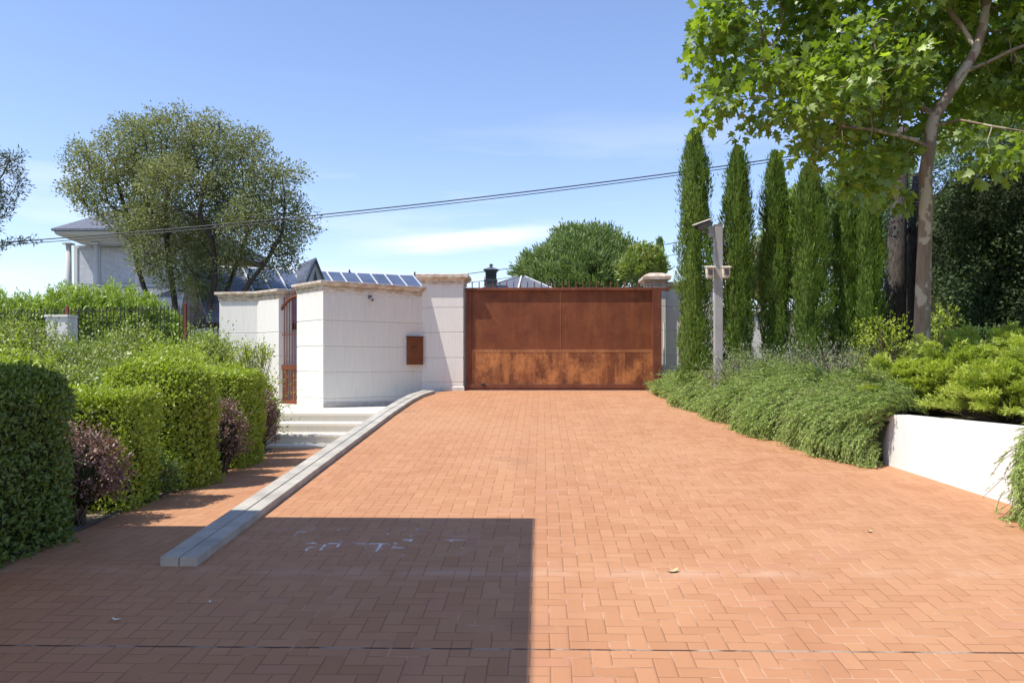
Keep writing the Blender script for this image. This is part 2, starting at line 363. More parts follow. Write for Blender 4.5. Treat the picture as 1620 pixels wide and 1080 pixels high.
def soil_mat():
    t = NT('dry_soil'); n1 = t.noise(t.pos(), 2.5, 6, .65); n2 = t.noise(t.pos(), 40, 5, .7)
    c = t.mix(t.ramp(n1, .35, .65), (.20, .15, .10), (.38, .31, .23)); c = t.mix(t.ramp(n2, .5, .7), c, (.12, .09, .06))
    return t.surf(c, .95, 0, n2, .8, .03)
M_SOIL = soil_mat()
def ground_mat():
    t = NT('garden_ground'); n1 = t.noise(t.pos(), .12, 6, .65); n2 = t.noise(t.pos(), 8, 5, .7)
    c = t.mix(t.ramp(n1, .35, .65), (.06, .085, .03), (.20, .17, .10)); c = t.mix(t.math('MULTIPLY', t.ramp(n2, .5, .7), .5), c, (.10, .10, .05))
    return t.surf(c, .95, 0, n2, .6, .03)
M_GROUND = ground_mat()
def leaf_mat(name, a, b, c3, trans=.35, gloss=.12, rough=.45, clump=1.6):
    t = NT(name); at = t.n('Attribute', attribute_name='tint').outputs['Fac']
    cl = t.noise(t.pos(), clump, 3)
    c = t.mix(t.ramp(at, 0, 1), a, b); c = t.mix(t.math('MULTIPLY', t.ramp(cl, .42, .66), .6), c, c3)
    c = t.mix(t.math('MULTIPLY', t.ramp(at, .92, 1.), .6), c, tuple(min(1, x*1.5) for x in b))
    df = t.n('BsdfDiffuse', {0: c}); tr = t.n('BsdfTranslucent', {0: t.mix(1.0, c, (1.25, 1.35, .55), 'MULTIPLY')})
    m1 = t.n('MixShader', {0: trans, 1: df.outputs[0], 2: tr.outputs[0]})
    gl = t.n('BsdfGlossy', {0: (1, 1, 1, 1), 'Roughness': rough}); fr = t.n('LayerWeight', {0: .25})
    m2 = t.n('MixShader', {0: t.math('MULTIPLY', t.math('ADD', fr.outputs['Facing'], .25), gloss), 1: m1.outputs[0], 2: gl.outputs[0]})
    t.t.links.new(m2.outputs[0], t.out.inputs[0]); return t.m
def bark_mat(name, a, b, spots=None, sc=1.0):
    t = NT(name); n1 = t.noise(t.pos((6, 6, 1.2)), 3*sc, 6, .65); n2 = t.noise(t.pos(), 30, 4)
    c = t.mix(t.ramp(n1, .35, .65), a, b)
    if spots: c = t.mix(t.ramp(t.noise(t.pos((1.3, 1.3, .8)), 5, 3), .52, .55), c, spots)
    return t.surf(c, .9, 0, t.math('ADD', n1, t.math('MULTIPLY', n2, .3)), .7, .02)
L_HEDGE = leaf_mat('privet_leaf', (.22, .29, .035), (.46, .54, .075), (.33, .41, .045), .38, .08)
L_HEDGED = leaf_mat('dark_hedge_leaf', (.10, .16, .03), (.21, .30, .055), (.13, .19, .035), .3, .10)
L_PURPLE = leaf_mat('purple_leaf', (.15, .065, .07), (.34, .18, .17), (.22, .14, .10), .25, .14)
L_SHRUB = leaf_mat('shrub_leaf', (.15, .22, .04), (.33, .41, .08), (.30, .28, .08), .35, .14, clump=2.4)
L_BRIGHT = leaf_mat('bright_pine_leaf', (.24, .34, .055), (.42, .52, .10), (.28, .38, .06), .35, .10)
L_OAK = leaf_mat('holm_oak_leaf', (.15, .18, .085), (.36, .38, .19), (.28, .26, .13), .3, .03, clump=.8)
L_PINE = leaf_mat('stone_pine_needle', (.14, .21, .06), (.31, .39, .14), (.12, .18, .05), .25, .08, clump=.9)
L_DPINE = leaf_mat('dark_pine_needle', (.06, .09, .045), (.13, .17, .08), (.09, .10, .06), .2, .08)
L_CYP = leaf_mat('cypress_leaf', (.10, .17, .035), (.25, .35, .075), (.14, .23, .045), .25, .05, clump=3)
L_PLANE = leaf_mat('plane_leaf', (.10, .17, .02), (.33, .43, .05), (.18, .26, .028), .5, .12, clump=1)
L_ROSE = leaf_mat('rosemary_leaf', (.17, .26, .055), (.50, .63, .22), (.30, .41, .10), .3, .04)
L_LAV = leaf_mat('lavender_leaf', (.17, .21, .12), (.33, .35, .24), (.24, .27, .17), .2, .04)
L_JUN = leaf_mat('juniper_leaf', (.24, .31, .05), (.58, .64, .15), (.36, .43, .07), .3, .06, clump=3)
L_IVY = leaf_mat('ivy_leaf', (.035, .06, .02), (.08, .12, .03), (.045, .075, .025), .25, .05, .6)
L_CEDAR = leaf_mat('cedar_needle', (.05, .09, .06), (.10, .16, .10), (.06, .10, .06), .15, .06)
L_LIME = leaf_mat('lime_tree_leaf', (.22, .30, .07), (.38, .46, .12), (.28, .34, .10), .4, .1)
L_AGAVE = leaf_mat('agave_leaf', (.22, .30, .20), (.36, .44, .28), (.28, .34, .20), .2, .1)
L_DRY = plain('dry_leaf', (.50, .42, .22), .8)
B_DARK = bark_mat('dark_bark', (.045, .038, .032), (.10, .085, .07)); B_PLANE = bark_mat('plane_bark', (.19, .13, .085), (.28, .215, .15), (.42, .36, .26))
B_TWIG = bark_mat('twig_bark', (.10, .07, .05), (.2, .15, .10)); B_ROUGH = bark_mat('rough_bark', (.035, .03, .028), (.11, .092, .08), None, 2.0)
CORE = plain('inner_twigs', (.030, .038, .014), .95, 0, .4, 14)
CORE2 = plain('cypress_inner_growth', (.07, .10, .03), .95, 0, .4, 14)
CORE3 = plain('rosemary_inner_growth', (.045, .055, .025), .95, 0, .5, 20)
# ============================================================ SETTING
WALLX = [(16.6, 2.42), (14, 2.72), (11, 3.22), (9.0, 3.66), (7.0, 4.05), (5.0, 4.42), (2, 4.9), (-4, 5.6)]
def wallx(y):
    ys = [p[0] for p in WALLX][::-1]; xs = [p[1] for p in WALLX][::-1]
    return float(np.interp(y, ys, xs))
BEDX = lambda y: float(np.interp(y, [-4, 4.0, 5.7, 7.8, 9.6, 12, 14], [-3.4, -3.5, -3.62, -3.70, -3.78, -3.95, -4.3]))
def terrain(x, y):
    if y > 16.9:
        r = min(1, max(0, (y-17)/6)); zr = 1.18
        zl = .50+1.0*r
        z = zl if x < -5 else (zl+(zr-zl)*(x+5)/1.5 if x < -3.5 else zr)
        if y > 24: z = 1.4
        return z - .004*max(0, y-60) if y < 400 else .04
    if x < -2.42: return min(gz(y), pz(y))-.07 if y < 15 else .42
    if x > wallx(y)+7.5: return 1.12
    return gz(y)-.06
xs = [-1500, -400, -120, -60, -30, -20, -14, -10, -8, -6, -5, -4.4, -3.5, -2.8, -2.5, -2.44, -2.34, -1, 0, 1, 2]+list(np.arange(2.3, 6.2, .25))+[7, 8, 10, 14, 20, 40, 120, 400, 1500]
ys = [-800, -200, -60, -20, -8, -3, 0, 1, 2, 3, 4, 5, 5.5]+list(np.arange(6, 17.1, .5))+[17.2, 18, 20, 23, 26, 35, 60, 120, 300, 900, 2500]
mb = MB(); nx = len(xs)
mb.add([(x, y, terrain(x, y)) for y in ys for x in xs], [(j*nx+i, j*nx+i+1, (j+1)*nx+i+1, (j+1)*nx+i) for j in range(len(ys)-1) for i in range(nx-1)])
setp(mb.build('ground', M_GROUND), kind='structure')
# driveway sheet
def kerb_r(y): return float(np.interp(y, [5.4, 12.6, 14.2, 15.2, 15.9, 16.4], [-2.28, -2.28, -2.25, -2.18, -2.02, -1.80]))
mb = MB(); yy = list(np.arange(-6, 0, 1))+list(np.arange(0, 5.5, .5))
P = []; F = []
for y in yy+[5.5]: P += [(-14, y, gz(y)), (wallx(y)+.02, y, gz(y))]
F = [(2*i, 2*i+1, 2*i+3, 2*i+2) for i in range(len(yy))]
mb.add(P, F)
y2 = list(np.arange(5.5, 16.3, .4))+[16.36, 19.0]
P = [];
for y in y2: P += [(kerb_r(y)-.05, y, gz(y)), (wallx(y)+.02, y, gz(y))]
mb.add(P, [(2*i, 2*i+1, 2*i+3, 2*i+2) for i in range(len(y2)-1)])
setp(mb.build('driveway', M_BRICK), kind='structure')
mb = MB(); y3 = [5.5, 7, 8.5, 10, 11.5, 12.7]; P = []
for y in y3: P += [(BEDX(y)-.03, y, pz(y)), (-2.30, y, pz(y))]
mb.add(P, [(2*i, 2*i+1, 2*i+3, 2*i+2) for i in range(len(y3)-1)])
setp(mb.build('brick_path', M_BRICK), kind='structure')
# soil beds
mb = MB(); P = []; yb = list(np.arange(5.4, 17.3, .4)); xsl = np.linspace(0, 1, 10)
for y in yb:
    for s in xsl:
        x = BEDX(y)-s*9; P.append((x, y, pz(y)-.02+.05*min(1, s*20)+.03*math.sin(x*5+y*3)*min(1, s*10)))
mb.add(P, [(j*10+i+1, j*10+i, (j+1)*10+i, (j+1)*10+i+1) for j in range(len(yb)-1) for i in range(9)])
# the soil left of the apron, in front of the first hedge
setp(mb.build('soil_bed', M_SOIL), kind='structure')
mb = MB(); P = []; yb = list(np.arange(-4, 16.9, .5)); xsl = np.linspace(0, 1, 12)
for y in yb:
    for s in xsl:
        x = wallx(y)+.10+s*9; P.append((x, y, 1.165+.45*min(1, max(0, (s*9-1.0)/4))*min(1, max(0, (y-3)/5))+.02*math.sin(x*4+y*3)))
mb.add(P, [(j*12+i, j*12+i+1, (j+1)*12+i+1, (j+1)*12+i) for j in range(len(yb)-1) for i in range(11)])
setp(mb.build('raised_soil_bed', M_SOIL), kind='structure')
def bedz(x, y):
    s = x-wallx(y)-.1
    return 1.165+.45*min(1, max(0, (s-1.0)/4))*min(1, max(0, (y-3)/5))
# ---------- kerb
t = thing('kerb', (-2.4, 5.42, ZPATH), 'pale stone kerb running up the left edge of the brick driveway to the gate pillar', 'kerb')
ky = [5.42, 6.3, 7.2, 8.1, 9.0, 9.9, 10.8, 11.7, 12.6, 13.5, 14.3, 15.1, 15.8]
for i in range(len(ky)-1):
    for (o0, o1, h) in ((.120, .004, .058), (.25, .126, .062)):
        a, b = ky[i]+.003, ky[i+1]-.003; lo = -.5
        if i == 0: lo = -.05
        P = []
        for y in (a, b):
            xr = kerb_r(y)
            for (dx, dz) in ((-o0, lo if (i > 0 or y > a) else -.05), (-o1, lo if (i > 0 or y > a) else -.05), (-o1, h), (-o0, h)): P.append((xr+dx, y, gz(y)+dz))
        m = MB().add(P, [(0, 1, 2, 3), (7, 6, 5, 4), (0, 4, 5, 1), (1, 5, 6, 2), (2, 6, 7, 3), (3, 7, 4, 0)])
        m.build('kerb_stone', M_KERB, t, bevel=.006)
# ---------- steps and landing
XL = -6.6
t = thing('entrance_steps', (-4.2, 12.5, pz(12.5)), 'low pale stone steps rising from the brick path to the pedestrian gate', 'steps')
D1 = 12.5; T_ = .32; zs = [.514, .66, .81, .957]
for i in range(4):
    y0 = D1+i*T_; yend = 17.4 if i == 3 else y0+T_+.03
    zb = .35 if i == 0 else zs[i-1]-.01
    MB().box(XL, kerb_r(y0)-.26, y0+.025, yend, zb, zs[i]-.045).build('riser', M_STEP, t)
    MB().box(XL, kerb_r(y0)-.26, y0, yend, zs[i]-.045, zs[i]).build('tread' if i < 3 else 'landing', M_STEP, t, bevel=.008)
MB().add([(-3.9, 15.0, .958), (-2.5, 13.5, .958), (-2.42, 13.5, .958), (-2.1, 16.25, .958), (-2.5, 16.25, .958)], [(0, 1, 2, 3, 4)])
# ---------- boundary walls
def grooves(z0, z1, gs, d=.014, w=.012):
    L = [(z0, 0)]
    for g in sorted(gs): L += [(g-w, 0), (g, -d), (g+w, 0)]
    return L+[(z1, 0)]
def coping(z, h, o, low=.0):
    return [(z, .0), (z+.10*h, .25*o), (z+.35*h, .4*o), (z+.55*h, .9*o), (z+.62*h, o), (z+.95*h, o), (z+h, o-.012)]
polyA = [(-3.99, 15.0), (-2.373, 16.31), (-2.373, 16.84), (-3.75, 15.75), (-4.36, 16.2), (-4.71, 15.8)]
t = thing('boundary_wall', (-3.5, 15.8, .957), 'angled pale stone wall between the pedestrian gate and the left gate pillar', 'wall')
MB().loft(polyA, grooves(.957, 3.10, [1.13, 1.613, 2.086, 2.56])).build('wall_panel', M_STONE, t)
MB().loft(polyA, [(3.10, .002), (3.12, .012), (3.155, .012), (3.165, .03)]+coping(3.165, .11, .085)).build('coping', M_COPING, t)
MB().add([], [])
MB().loft([(-3.975, 15.0-.006), (-2.42, 16.24), (-2.44, 16.27), (-3.99, 15.02)], [(.90, .012), (1.045, .012), (1.05, .006)]).build('plinth', M_PLINTH, t)
polyL = [(PX(347, 17.35), 17.35), (PX(407, 17.2), 17.2), (PX(441, 16.62), 16.62), (PX(441, 16.62)+.22, 16.75), (PX(407, 17.2)+.25, 17.75), (PX(347, 17.35), 17.8)]
t = thing('boundary_wall', (-6.2, 17.4, .5), 'pale stone wall stub left of the arched pedestrian gate', 'wall')
MB().loft(polyL, grooves(.45, 3.08, [1.45, 1.92, 2.40])).build('wall_panel', M_STONE, t)
MB().loft(polyL, [(3.08, .002), (3.10, .012), (3.15, .03)]+coping(3.15, .12, .085)).build('coping', M_COPING, t)
def pillar(x0, x1, y0, y1, zb, zt, gs, label, hipped=False, mat=M_STONE_P):
    t = thing('gate_pillar', ((x0+x1)/2, y0, zb), label, 'pillar')
    po = [(x0, y0), (x1, y0), (x1, y1), (x0, y1)]
    MB().loft(po, [(zb-.3, .02), (zb+.07, .02), (zb+.085, 0)]+grooves(zb+.09, zt-.20, gs)[0:]).build('shaft', mat, t)
    lv = [(zt-.20, .002), (zt-.19, .018), (zt-.165, .018), (zt-.16, .006)]+[(zt-.14, .012), (zt-.10, .05), (zt-.075, .085), (zt-.07, .10), (zt-.012, .10), (zt, .085)]
    if hipped: lv += [(zt+.04, .02), (zt+.07, -.06), (zt+.085, -.16)]
    MB().loft(po, lv).build('capital', M_COPING, t)
    return t
pillar(PX(667, YG), PX(733, YG), YG, YG+.62, 1.232, 3.53, [1.40, 1.88, 2.38, 2.87], 'tall pale stone gate pillar left of the rusty sliding gate')
YR = 16.95
pillar(PX(1024, YR), PX(1053, YR), YR, YR+.6, 1.18, 3.55, [1.42, 1.93, 2.44, 2.93], 'pale stone gate pillar with hipped cap right of the rusty gate, behind its post', True)
# right low wall with fence
xr0 = PX(1053, YR); YW = 17.06
t = thing('boundary_wall', (xr0+.4, YW, 1.15), 'short high pale stone wall right of the gate, behind the first cypress', 'wall')
po = [(xr0+.004, YW), (PX(1128, YW), YW), (PX(1128, YW), YW+.3), (xr0+.004, YW+.3)]
MB().loft(po, grooves(.95, 3.30, [1.42, 1.93, 2.44, 2.93])).build('wall_panel', M_STONE_P, t)
MB().loft(po, [(3.30, .003), (3.33, .02), (3.35, .06), (3.43, .06), (3.44, .05)]).build('coping', M_COPING, t)
xw0 = PX(1128, YW)+.005
t = thing('garden_wall', (xw0+3, YW, 1.15), 'low white rendered wall under the iron railing, behind the cypress row', 'wall')
MB().box(xw0, xw0+8, YW, YW+.25, .9, 2.78).build('wall_panel', M_WHITE, t)
MB().box(xw0, xw0+8, YW-.04, YW+.29, 2.782, 2.85).build('coping', M_COPING, t, bevel=.01)
def railing(p0, p1, zb0, zt0, zb1, zt1, n, label, posts, mat, cr=.008):
    t = thing('iron_railing', ((p0[0]+p1[0])/2, (p0[1]+p1[1])/2, min(zb0, zb1)), label, 'railing')
    p0 = np.array(p0); p1 = np.array(p1)
    def at(s, z): q = p0+(p1-p0)*s; return (q[0], q[1], z)
    zb = lambda s: zb0+(zb1-zb0)*s; zt = lambda s: zt0+(zt1-zt0)*s
    for dz, nm in ((-.10, 'top_rail'), (None, 'bottom_rail')):
        a = at(0, (zt0+dz) if dz else zb0+.1); b = at(1, (zt1+dz) if dz else zb1+.1)
        MB().bar(a, b, .035, .012).build(nm, mat, t)
    k = max(1, n//100+1)
    for i in range(n):
        s = (i+.5)/n
        m = MB().tube([at(s, zb(s)), at(s, zt(s)-.03)], cr, 5); q = at(s, zt(s)); m.tube([at(s, zt(s)-.05), q], [cr*1.6, .001], 5)
        m.build('picket', mat, t)
    for s in posts:
        q = at(s, 0); MB().box(q[0]-.03, q[0]+.03, q[1]-.03, q[1]+.03, zb(s)-.2, zt(s)+.03).build('post', M_IRON, t, bevel=.004)
    return t
railing((xw0+.1, YW+.12), (xw0+7.8, YW+.12), 2.85, 4.12, 2.85, 4.12, 60, 'rusty iron railing on the low white wall seen between the cypresses', [.03, .35, .65, .97], M_IRON)
xf0 = PX(347, 17.5); xf1 = PX(-60, 19.4)
railing((xf0, 17.5), (xf1, 19.4), .9, PZ(480, xf0, 17.5), .9, PZ(491, xf1, 19.4), 74, 'dark iron railing with spiked pickets behind the loose shrubs at left', [.0+.12, .565], M_IRONB, .009)
t = thing('fence_pillar', (PX(92, 18.2), 18.2, .5), 'short white rendered pier of the left railing, half hidden in shrubs', 'pillar')
MB().box(PX(72, 18.2), PX(107, 18.2), 18.2, 18.6, .4, PZ(502, PX(92, 18.2), 18.2)).build('pier', M_WHITE, t, bevel=.01)
MB().box(PX(72, 18.2)-.02, PX(107, 18.2)+.02, 18.17, 18.63, PZ(502, PX(92, 18.2), 18.2)+.002, PZ(498, PX(92, 18.2), 18.2)).build('cap', M_WHITE, t, bevel=.01)
# retaining wall
t = thing('retaining_wall', (4.0, 8, gz(8)), 'smooth white low retaining wall curving along the right edge of the driveway', 'wall')
yv = list(np.arange(-4, 16.3, .5)); P = []
for y in yv:
    x = wallx(y); P += [(x, y, gz(y)-.3), (x, y, 1.215), (x+.18, y, 1.215), (x+.18, y, gz(y)-.3)]
mb = MB().add(P, [(4*i+k, 4*i+4+k, 4*i+4+(k+1) % 4, 4*i+(k+1) % 4) for i in range(len(yv)-1) for k in range(4)]+[(0, 1, 2, 3), tuple(4*(len(yv)-1)+k for k in (3, 2, 1, 0))])
mb.build('wall_body', M_WHITE, t, bevel=.012)
# ---------- porch behind the camera that throws the large shadow
ZR = 4.5
ye = 6.68-SHY*(ZR+.3-.505); xe = -.06-SHX*(ZR+.3-.505)
t = thing('porch', (-7, -.5, 0), 'flat roofed white porch of the house behind the camera, shading the left foreground', 'porch')
MB().add([], [])
po = [(-15, -7), (xe-.039*(ye+7), -7), (xe, ye), (-15, ye)]
MB().loft(po, [(ZR, 0), (ZR+.30, 0)]).build('roof', M_WHITE, t)
for (cx, cy) in ((-2.9, .6), (-2.9, -5.5), (-8.5, -5.5), (-14.4, -5.5), (-14.4, 5.0), (-8.5, .6)):
    MB().loft([(cx-.2, cy-.2), (cx+.2, cy-.2), (cx+.2, cy+.2), (cx-.2, cy+.2)], [(-.1, .06), (.25, .06), (.28, 0), (ZR-.25, 0), (ZR-.2, .06), (ZR-.003, .06)]).build('column', M_WHITE, t)
# ============================================================ GATE
t = thing('sliding_gate', ((PX(735, YG)+PX(1047, YG))/2, YG+.1, ZG), 'large rusted steel sliding gate with small spikes along its top rail', 'gate')
YP = YG+.105
gx0 = PX(742, YP); gx1 = PX(1032, YP); xm = PX(886.5, YP); zb_ = 1.30; zt_ = PZ(459, 0, YP); zmid = PZ(555, 0, YP)
for a, b in ((gx0, xm-.006), (xm+.006, gx1)):
    MB().box(a, b, YP, YP+.02, zmid+.03, zt_).build('upper_panel', M_RUST, t)
    MB().box(a, b, YP, YP+.02, zb_+.06, zmid-.03).build('lower_panel', M_RUST2, t)
MB().box(xm-.006, xm+.006, YP-.006, YP+.02, zb_+.06, zt_).build('panel_seam', M_RUSTW, t)
for a, b in ((gx0, xm-.008), (xm+.008, gx1)):
    MB().box(a, b, YP-.004, YP+.02, zmid-.03, zmid+.03).build('weld_strip', M_RUSTW, t)
MB().box(gx0-.01, gx1, YP-.045, YP+.06, zb_-.015, zb_+.058).build('bottom_rail', M_RUSTD, t, bevel=.004)
MB().box(gx0-.02, gx1-.01, YP-.012, YP+.05, 1.247, zb_-.018).build('kick_plate', M_RUSTD, t)
ztr = PZ(454.5, 0, YG)
MB().box(PX(735, YG), PX(1060, YG), YG+.045, YG+.27, ztr-.055, ztr).build('top_rail', M_RUSTD, t, bevel=.004)
MB().box(PX(735.5, YG), PX(741, YG), YG+.06, YG+.24, ZG-.02, ztr-.058).build('left_post', M_RUSTD, t, bevel=.004)
MB().box(PX(1033, YG), PX(1047, YG), YG+.03, YG+.20, ZG-.02, ztr-.058).build('right_post', M_RUSTD, t, bevel=.004)
MB().box(gx0-.005, gx0+.05, YP-.03, YP+.03, zb_+.06, zt_-.002).build('stile', M_RUSTD, t, bevel=.003)
for i in range(27):
    x = PX(746+i*11.05, YG); m = MB().tube([(x, YG+.15, ztr-.005), (x, YG+.15, ztr+.115)], .011, 5); m.tube([(x, YG+.15, ztr+.10), (x, YG+.15, ztr+.135)], [.014, .002], 5)
    m.build('spike', M_RUSTD, t)
MB().box(PX(762, YP), PX(768, YP), YP-.08, YP-.052, zb_+.02, zb_+.075).build('latch', M_IRONB, t)
MB().box(PX(736, YG), PX(1033, YG), YG+.09, YG+.30, ZG-.03, ZG+.006).build('ground_track', M_STEP, t)
# gap-side thin white conduit right of gate post
m = thing('downpipe', (PX(1050.5, 16.9), 16.9, 1.2), 'thin white pipe standing against the wall right of the gate post', 'pipe')
MB().tube([(PX(1050.5, 16.9), 16.88, 1.15), (PX(1050.5, 16.9), 16.88, 2.6)], .016, 8).build('pipe', M_WHITE, m)
# ---------- arched pedestrian gate
t = thing('pedestrian_gate', (-4.9, 16.4, .957), 'arched red iron pedestrian gate with vertical bars between the pale walls', 'gate')
g0 = np.array((PX(441, 16.7), 16.72)); g1 = np.array((-4.28, 16.02))
def gp(s, z): q = g0+(g1-g0)*s; return (q[0], q[1], z)
zs0 = 2.62
arch = lambda s: zs0+.50*math.sqrt(max(0, 1-(2*s-1)**2))
m = MB(); m.tube([gp(s, arch(s)) for s in np.linspace(0, 1, 25)], .035, 8); m.build('arch', M_RUSTD, t, smooth=True)
MB().tube([gp(.01, .96), gp(.01, zs0)], .03, 6).build('stile', M_RUSTD, t); MB().tube([gp(.99, .96), gp(.99, zs0)], .03, 6).build('stile', M_RUSTD, t)
MB().bar(gp(0, 1.69), gp(1, 1.69), .04, .09).build('middle_rail', M_RUSTD, t); MB().bar(gp(0, 1.0), gp(1, 1.0), .04, .07).build('bottom_rail', M_IRON, t)
MB().bar(gp(0, 2.35), gp(1, 2.35), .02, .02).build('cross_rail', M_IRON, t)
for i in range(1, 16):
    s = i/16; top = arch(s)+.16
    MB().tube([gp(s, .98), gp(s, top), ], .010, 5).build('bar', M_IRON, t)
m = MB()
for i in range(26):
    q = .02+.96*i/25; m.bar(gp(q, 1.04), gp(q, 1.645), .012, .024)
for z_ in (1.2, 1.34, 1.48): m.bar(gp(.02, z_), gp(.98, z_), .010, .022)
m.build('kick_grille', M_RUSTD, t)
# ---------- rusty letter box plate on the angled wall
t = thing('letter_box', (-2.5, 16.1, 1.75), 'brown rusted steel letter box fixed to the angled wall beside the left gate pillar', 'letter box')
ax = np.array((-3.99, 15.0)); cx = np.array((-2.373, 16.31)); dv = (cx-ax)/np.linalg.norm(cx-ax); nv = np.array((dv[1], -dv[0])); ang = math.atan2(dv[1], dv[0]); Lw = np.linalg.norm(cx-ax)
c0 = ax+dv*(Lw-.19)+nv*.045
MB().box(c0[0]-.165, c0[0]+.165, c0[1]-.04, c0[1]+.04, 1.745, 2.285, ang, tuple(c0)).build('box', rust_mat('letter_box_rust', (.15, .045, .018), (.20, .065, .025), (.26, .09, .035), (.09, .03, .015), 1, .3), t, bevel=.004)
c1 = ax+dv*(Lw-.19)+nv*.055
MB().box(c1[0]-.18, c1[0]+.18, c1[1]-.05, c1[1]+.05, 2.287, 2.30, ang, tuple(c1)).build('lid', M_RUSTD, t)
c2 = ax+dv*(Lw-.24)+nv*.087
MB().box(c2[0]-.08, c2[0]+.08, c2[1]-.002, c2[1]+.002, 2.08, 2.10, ang, tuple(c2)).build('letter_slot', M_IRONB, t)
# small wall camera under coping
t = thing('wall_camera', (-3.2, 15.6, 3.02), 'tiny dark security camera fixed under the coping of the angled stone wall', 'light')
c0 = ax+dv*.92+nv*.05
MB().box(c0[0]-.02, c0[0]+.02, c0[1]-.05, c0[1]+.05, 2.99, 3.05, ang, tuple(c0)).build('bracket', M_GREYD, t, bevel=.004)
e = c0+nv*.05
MB().tube([(e[0]-.01, e[1]+.02, 3.01), (e[0]+.03, e[1]-.05, 2.955)], [.022, .032], 10).build('camera_head', M_GREYD, t)
# ---------- security post
YPO = 13.0; xp = PX(1136, YPO); zp = PZ(357, xp, YPO)
t = thing('security_post', (xp, YPO, 1.2), 'square grey steel post carrying a surveillance camera and two sensors among the cypresses', 'post')
MB().box(xp-.062, xp+.062, YPO-.062, YPO+.062, 1.1, zp).build('pole', M_GREY, t, bevel=.006)
MB().box(xp-.067, xp+.067, YPO-.067, YPO+.067, zp+.001, zp+.014).build('pole_cap', M_GREY, t, bevel=.003)
zc = PZ(366, xp, YPO)
cmr = MB().box(xp-.135, xp-.063, YPO-.04, YPO+.04, zc-.09, zc+.08); bk = cmr.build('camera_bracket', M_GREY, t, bevel=.006)
MB().tube([(xp-.15, YPO, zc-.02), (xp-.22, YPO-.03, zc-.01), (xp-.25, YPO-.05, zc+.05)], .018, 8).build('camera_arm', M_GREYD, t)
ca = np.array((xp-.13, YPO-.02, zc+.13)); cb = np.array((xp-.36, YPO-.16, zc+.035))
body = MB().tube([ca, cb], .042, 12).build('camera_body', M_GREYD, t, smooth=False)
MB().tube([cb, cb+(cb-ca)*.03], .034, 12).build('lens', M_LENS, body)
hd = MB(); d_ = (cb-ca)/np.linalg.norm(cb-ca); hd.bar(ca+np.array((0, 0, .055))-d_*.02, cb+np.array((0, 0, .055))+d_*.05, .12, .012); hd.build('sun_hood', M_BEIGE, t)
for sx, uu in ((-1, 1121), (1, 1146.5)):
    x = PX(uu, YPO); z = PZ(431, x, YPO)
    MB().bar((xp+sx*.08, YPO-.02, z+.03), (x-sx*.02, YPO-.05, z+.03), .045, .05).build('sensor_arm', M_BEIGE, t)
    m = MB().loft([(x-.055, YPO-.14), (x+.055, YPO-.14), (x+.055, YPO-.03), (x-.055, YPO-.03)], [(z-.10, -.018), (z-.09, -.01), (z-.02, 0), (z+.06, .004), (z+.075, -.01)])
    b_ = m.build('sensor', M_BEIGE, t, bevel=.008)
    MB().box(x-.034, x+.034, YPO-.146, YPO-.142, z-.055, z+.04).build('sensor_window', M_GREYD, b_)
    m = MB().add([(x-.07, YPO-.20, z+.055), (x+.07, YPO-.20, z+.055), (x+.07, YPO-.02, z+.09), (x-.07, YPO-.02, z+.09), (x-.07, YPO-.20, z+.065), (x+.07, YPO-.20, z+.065), (x+.07, YPO-.02, z+.10), (x-.07, YPO-.02, z+.10)], [(3, 2, 1, 0), (4, 5, 6, 7), (0, 1, 5, 4), (1, 2, 6, 5), (2, 3, 7, 6), (3, 0, 4, 7)])
    m.build('sensor_hood', M_BEIGE, b_)
# ============================================================ HOUSES FAR BEHIND
def hip(poly4, z, h, name, mat, parent, inset=.5, th=.12):   # hipped roof on rectangle x0,x1,y0,y1
    x0, x1, y0, y1 = poly4; w = min(x1-x0, y1-y0)*inset
    P = [(x0, y0, z), (x1, y0, z), (x1, y1, z), (x0, y1, z), (x0, y0, z+th), (x1, y0, z+th), (x1, y1, z+th), (x0, y1, z+th)]
    if x1-x0 > y1-y0: P += [(x0+w, (y0+y1)/2, z+h), (x1-w, (y0+y1)/2, z+h)]; F = [(4, 5, 9, 8), (5, 6, 9), (6, 7, 8, 9), (7, 4, 8)]
    else: P += [((x0+x1)/2, y0+w, z+h), ((x0+x1)/2, y1-w, z+h)]; F = [(4, 5, 8), (5, 6, 9, 8), (6, 7, 9), (7, 4, 8, 9)]
    return MB().add(P, F+[(3, 2, 1, 0), (0, 1, 5, 4), (1, 2, 6, 5), (2, 3, 7, 6), (3, 0, 4, 7)]).build(name, mat, parent)
YH = 40.; hx = lambda u, y=40.: PX(u, y); hz = lambda v: PZ(v, -18, YH)
t = thing('villa', (hx(200), YH+4, 1.4), 'white two storey villa with slate hipped roof and columns, behind the oak at left', 'house')
MB().box(hx(117), hx(285), YH, YH+7, 1.2, hz(388)).build('wall', M_HWALL, t)
MB().box(hx(245), hx(345), YH+1.5, YH+9, 1.2, hz(402)).build('side_wall', M_HPINK, t)
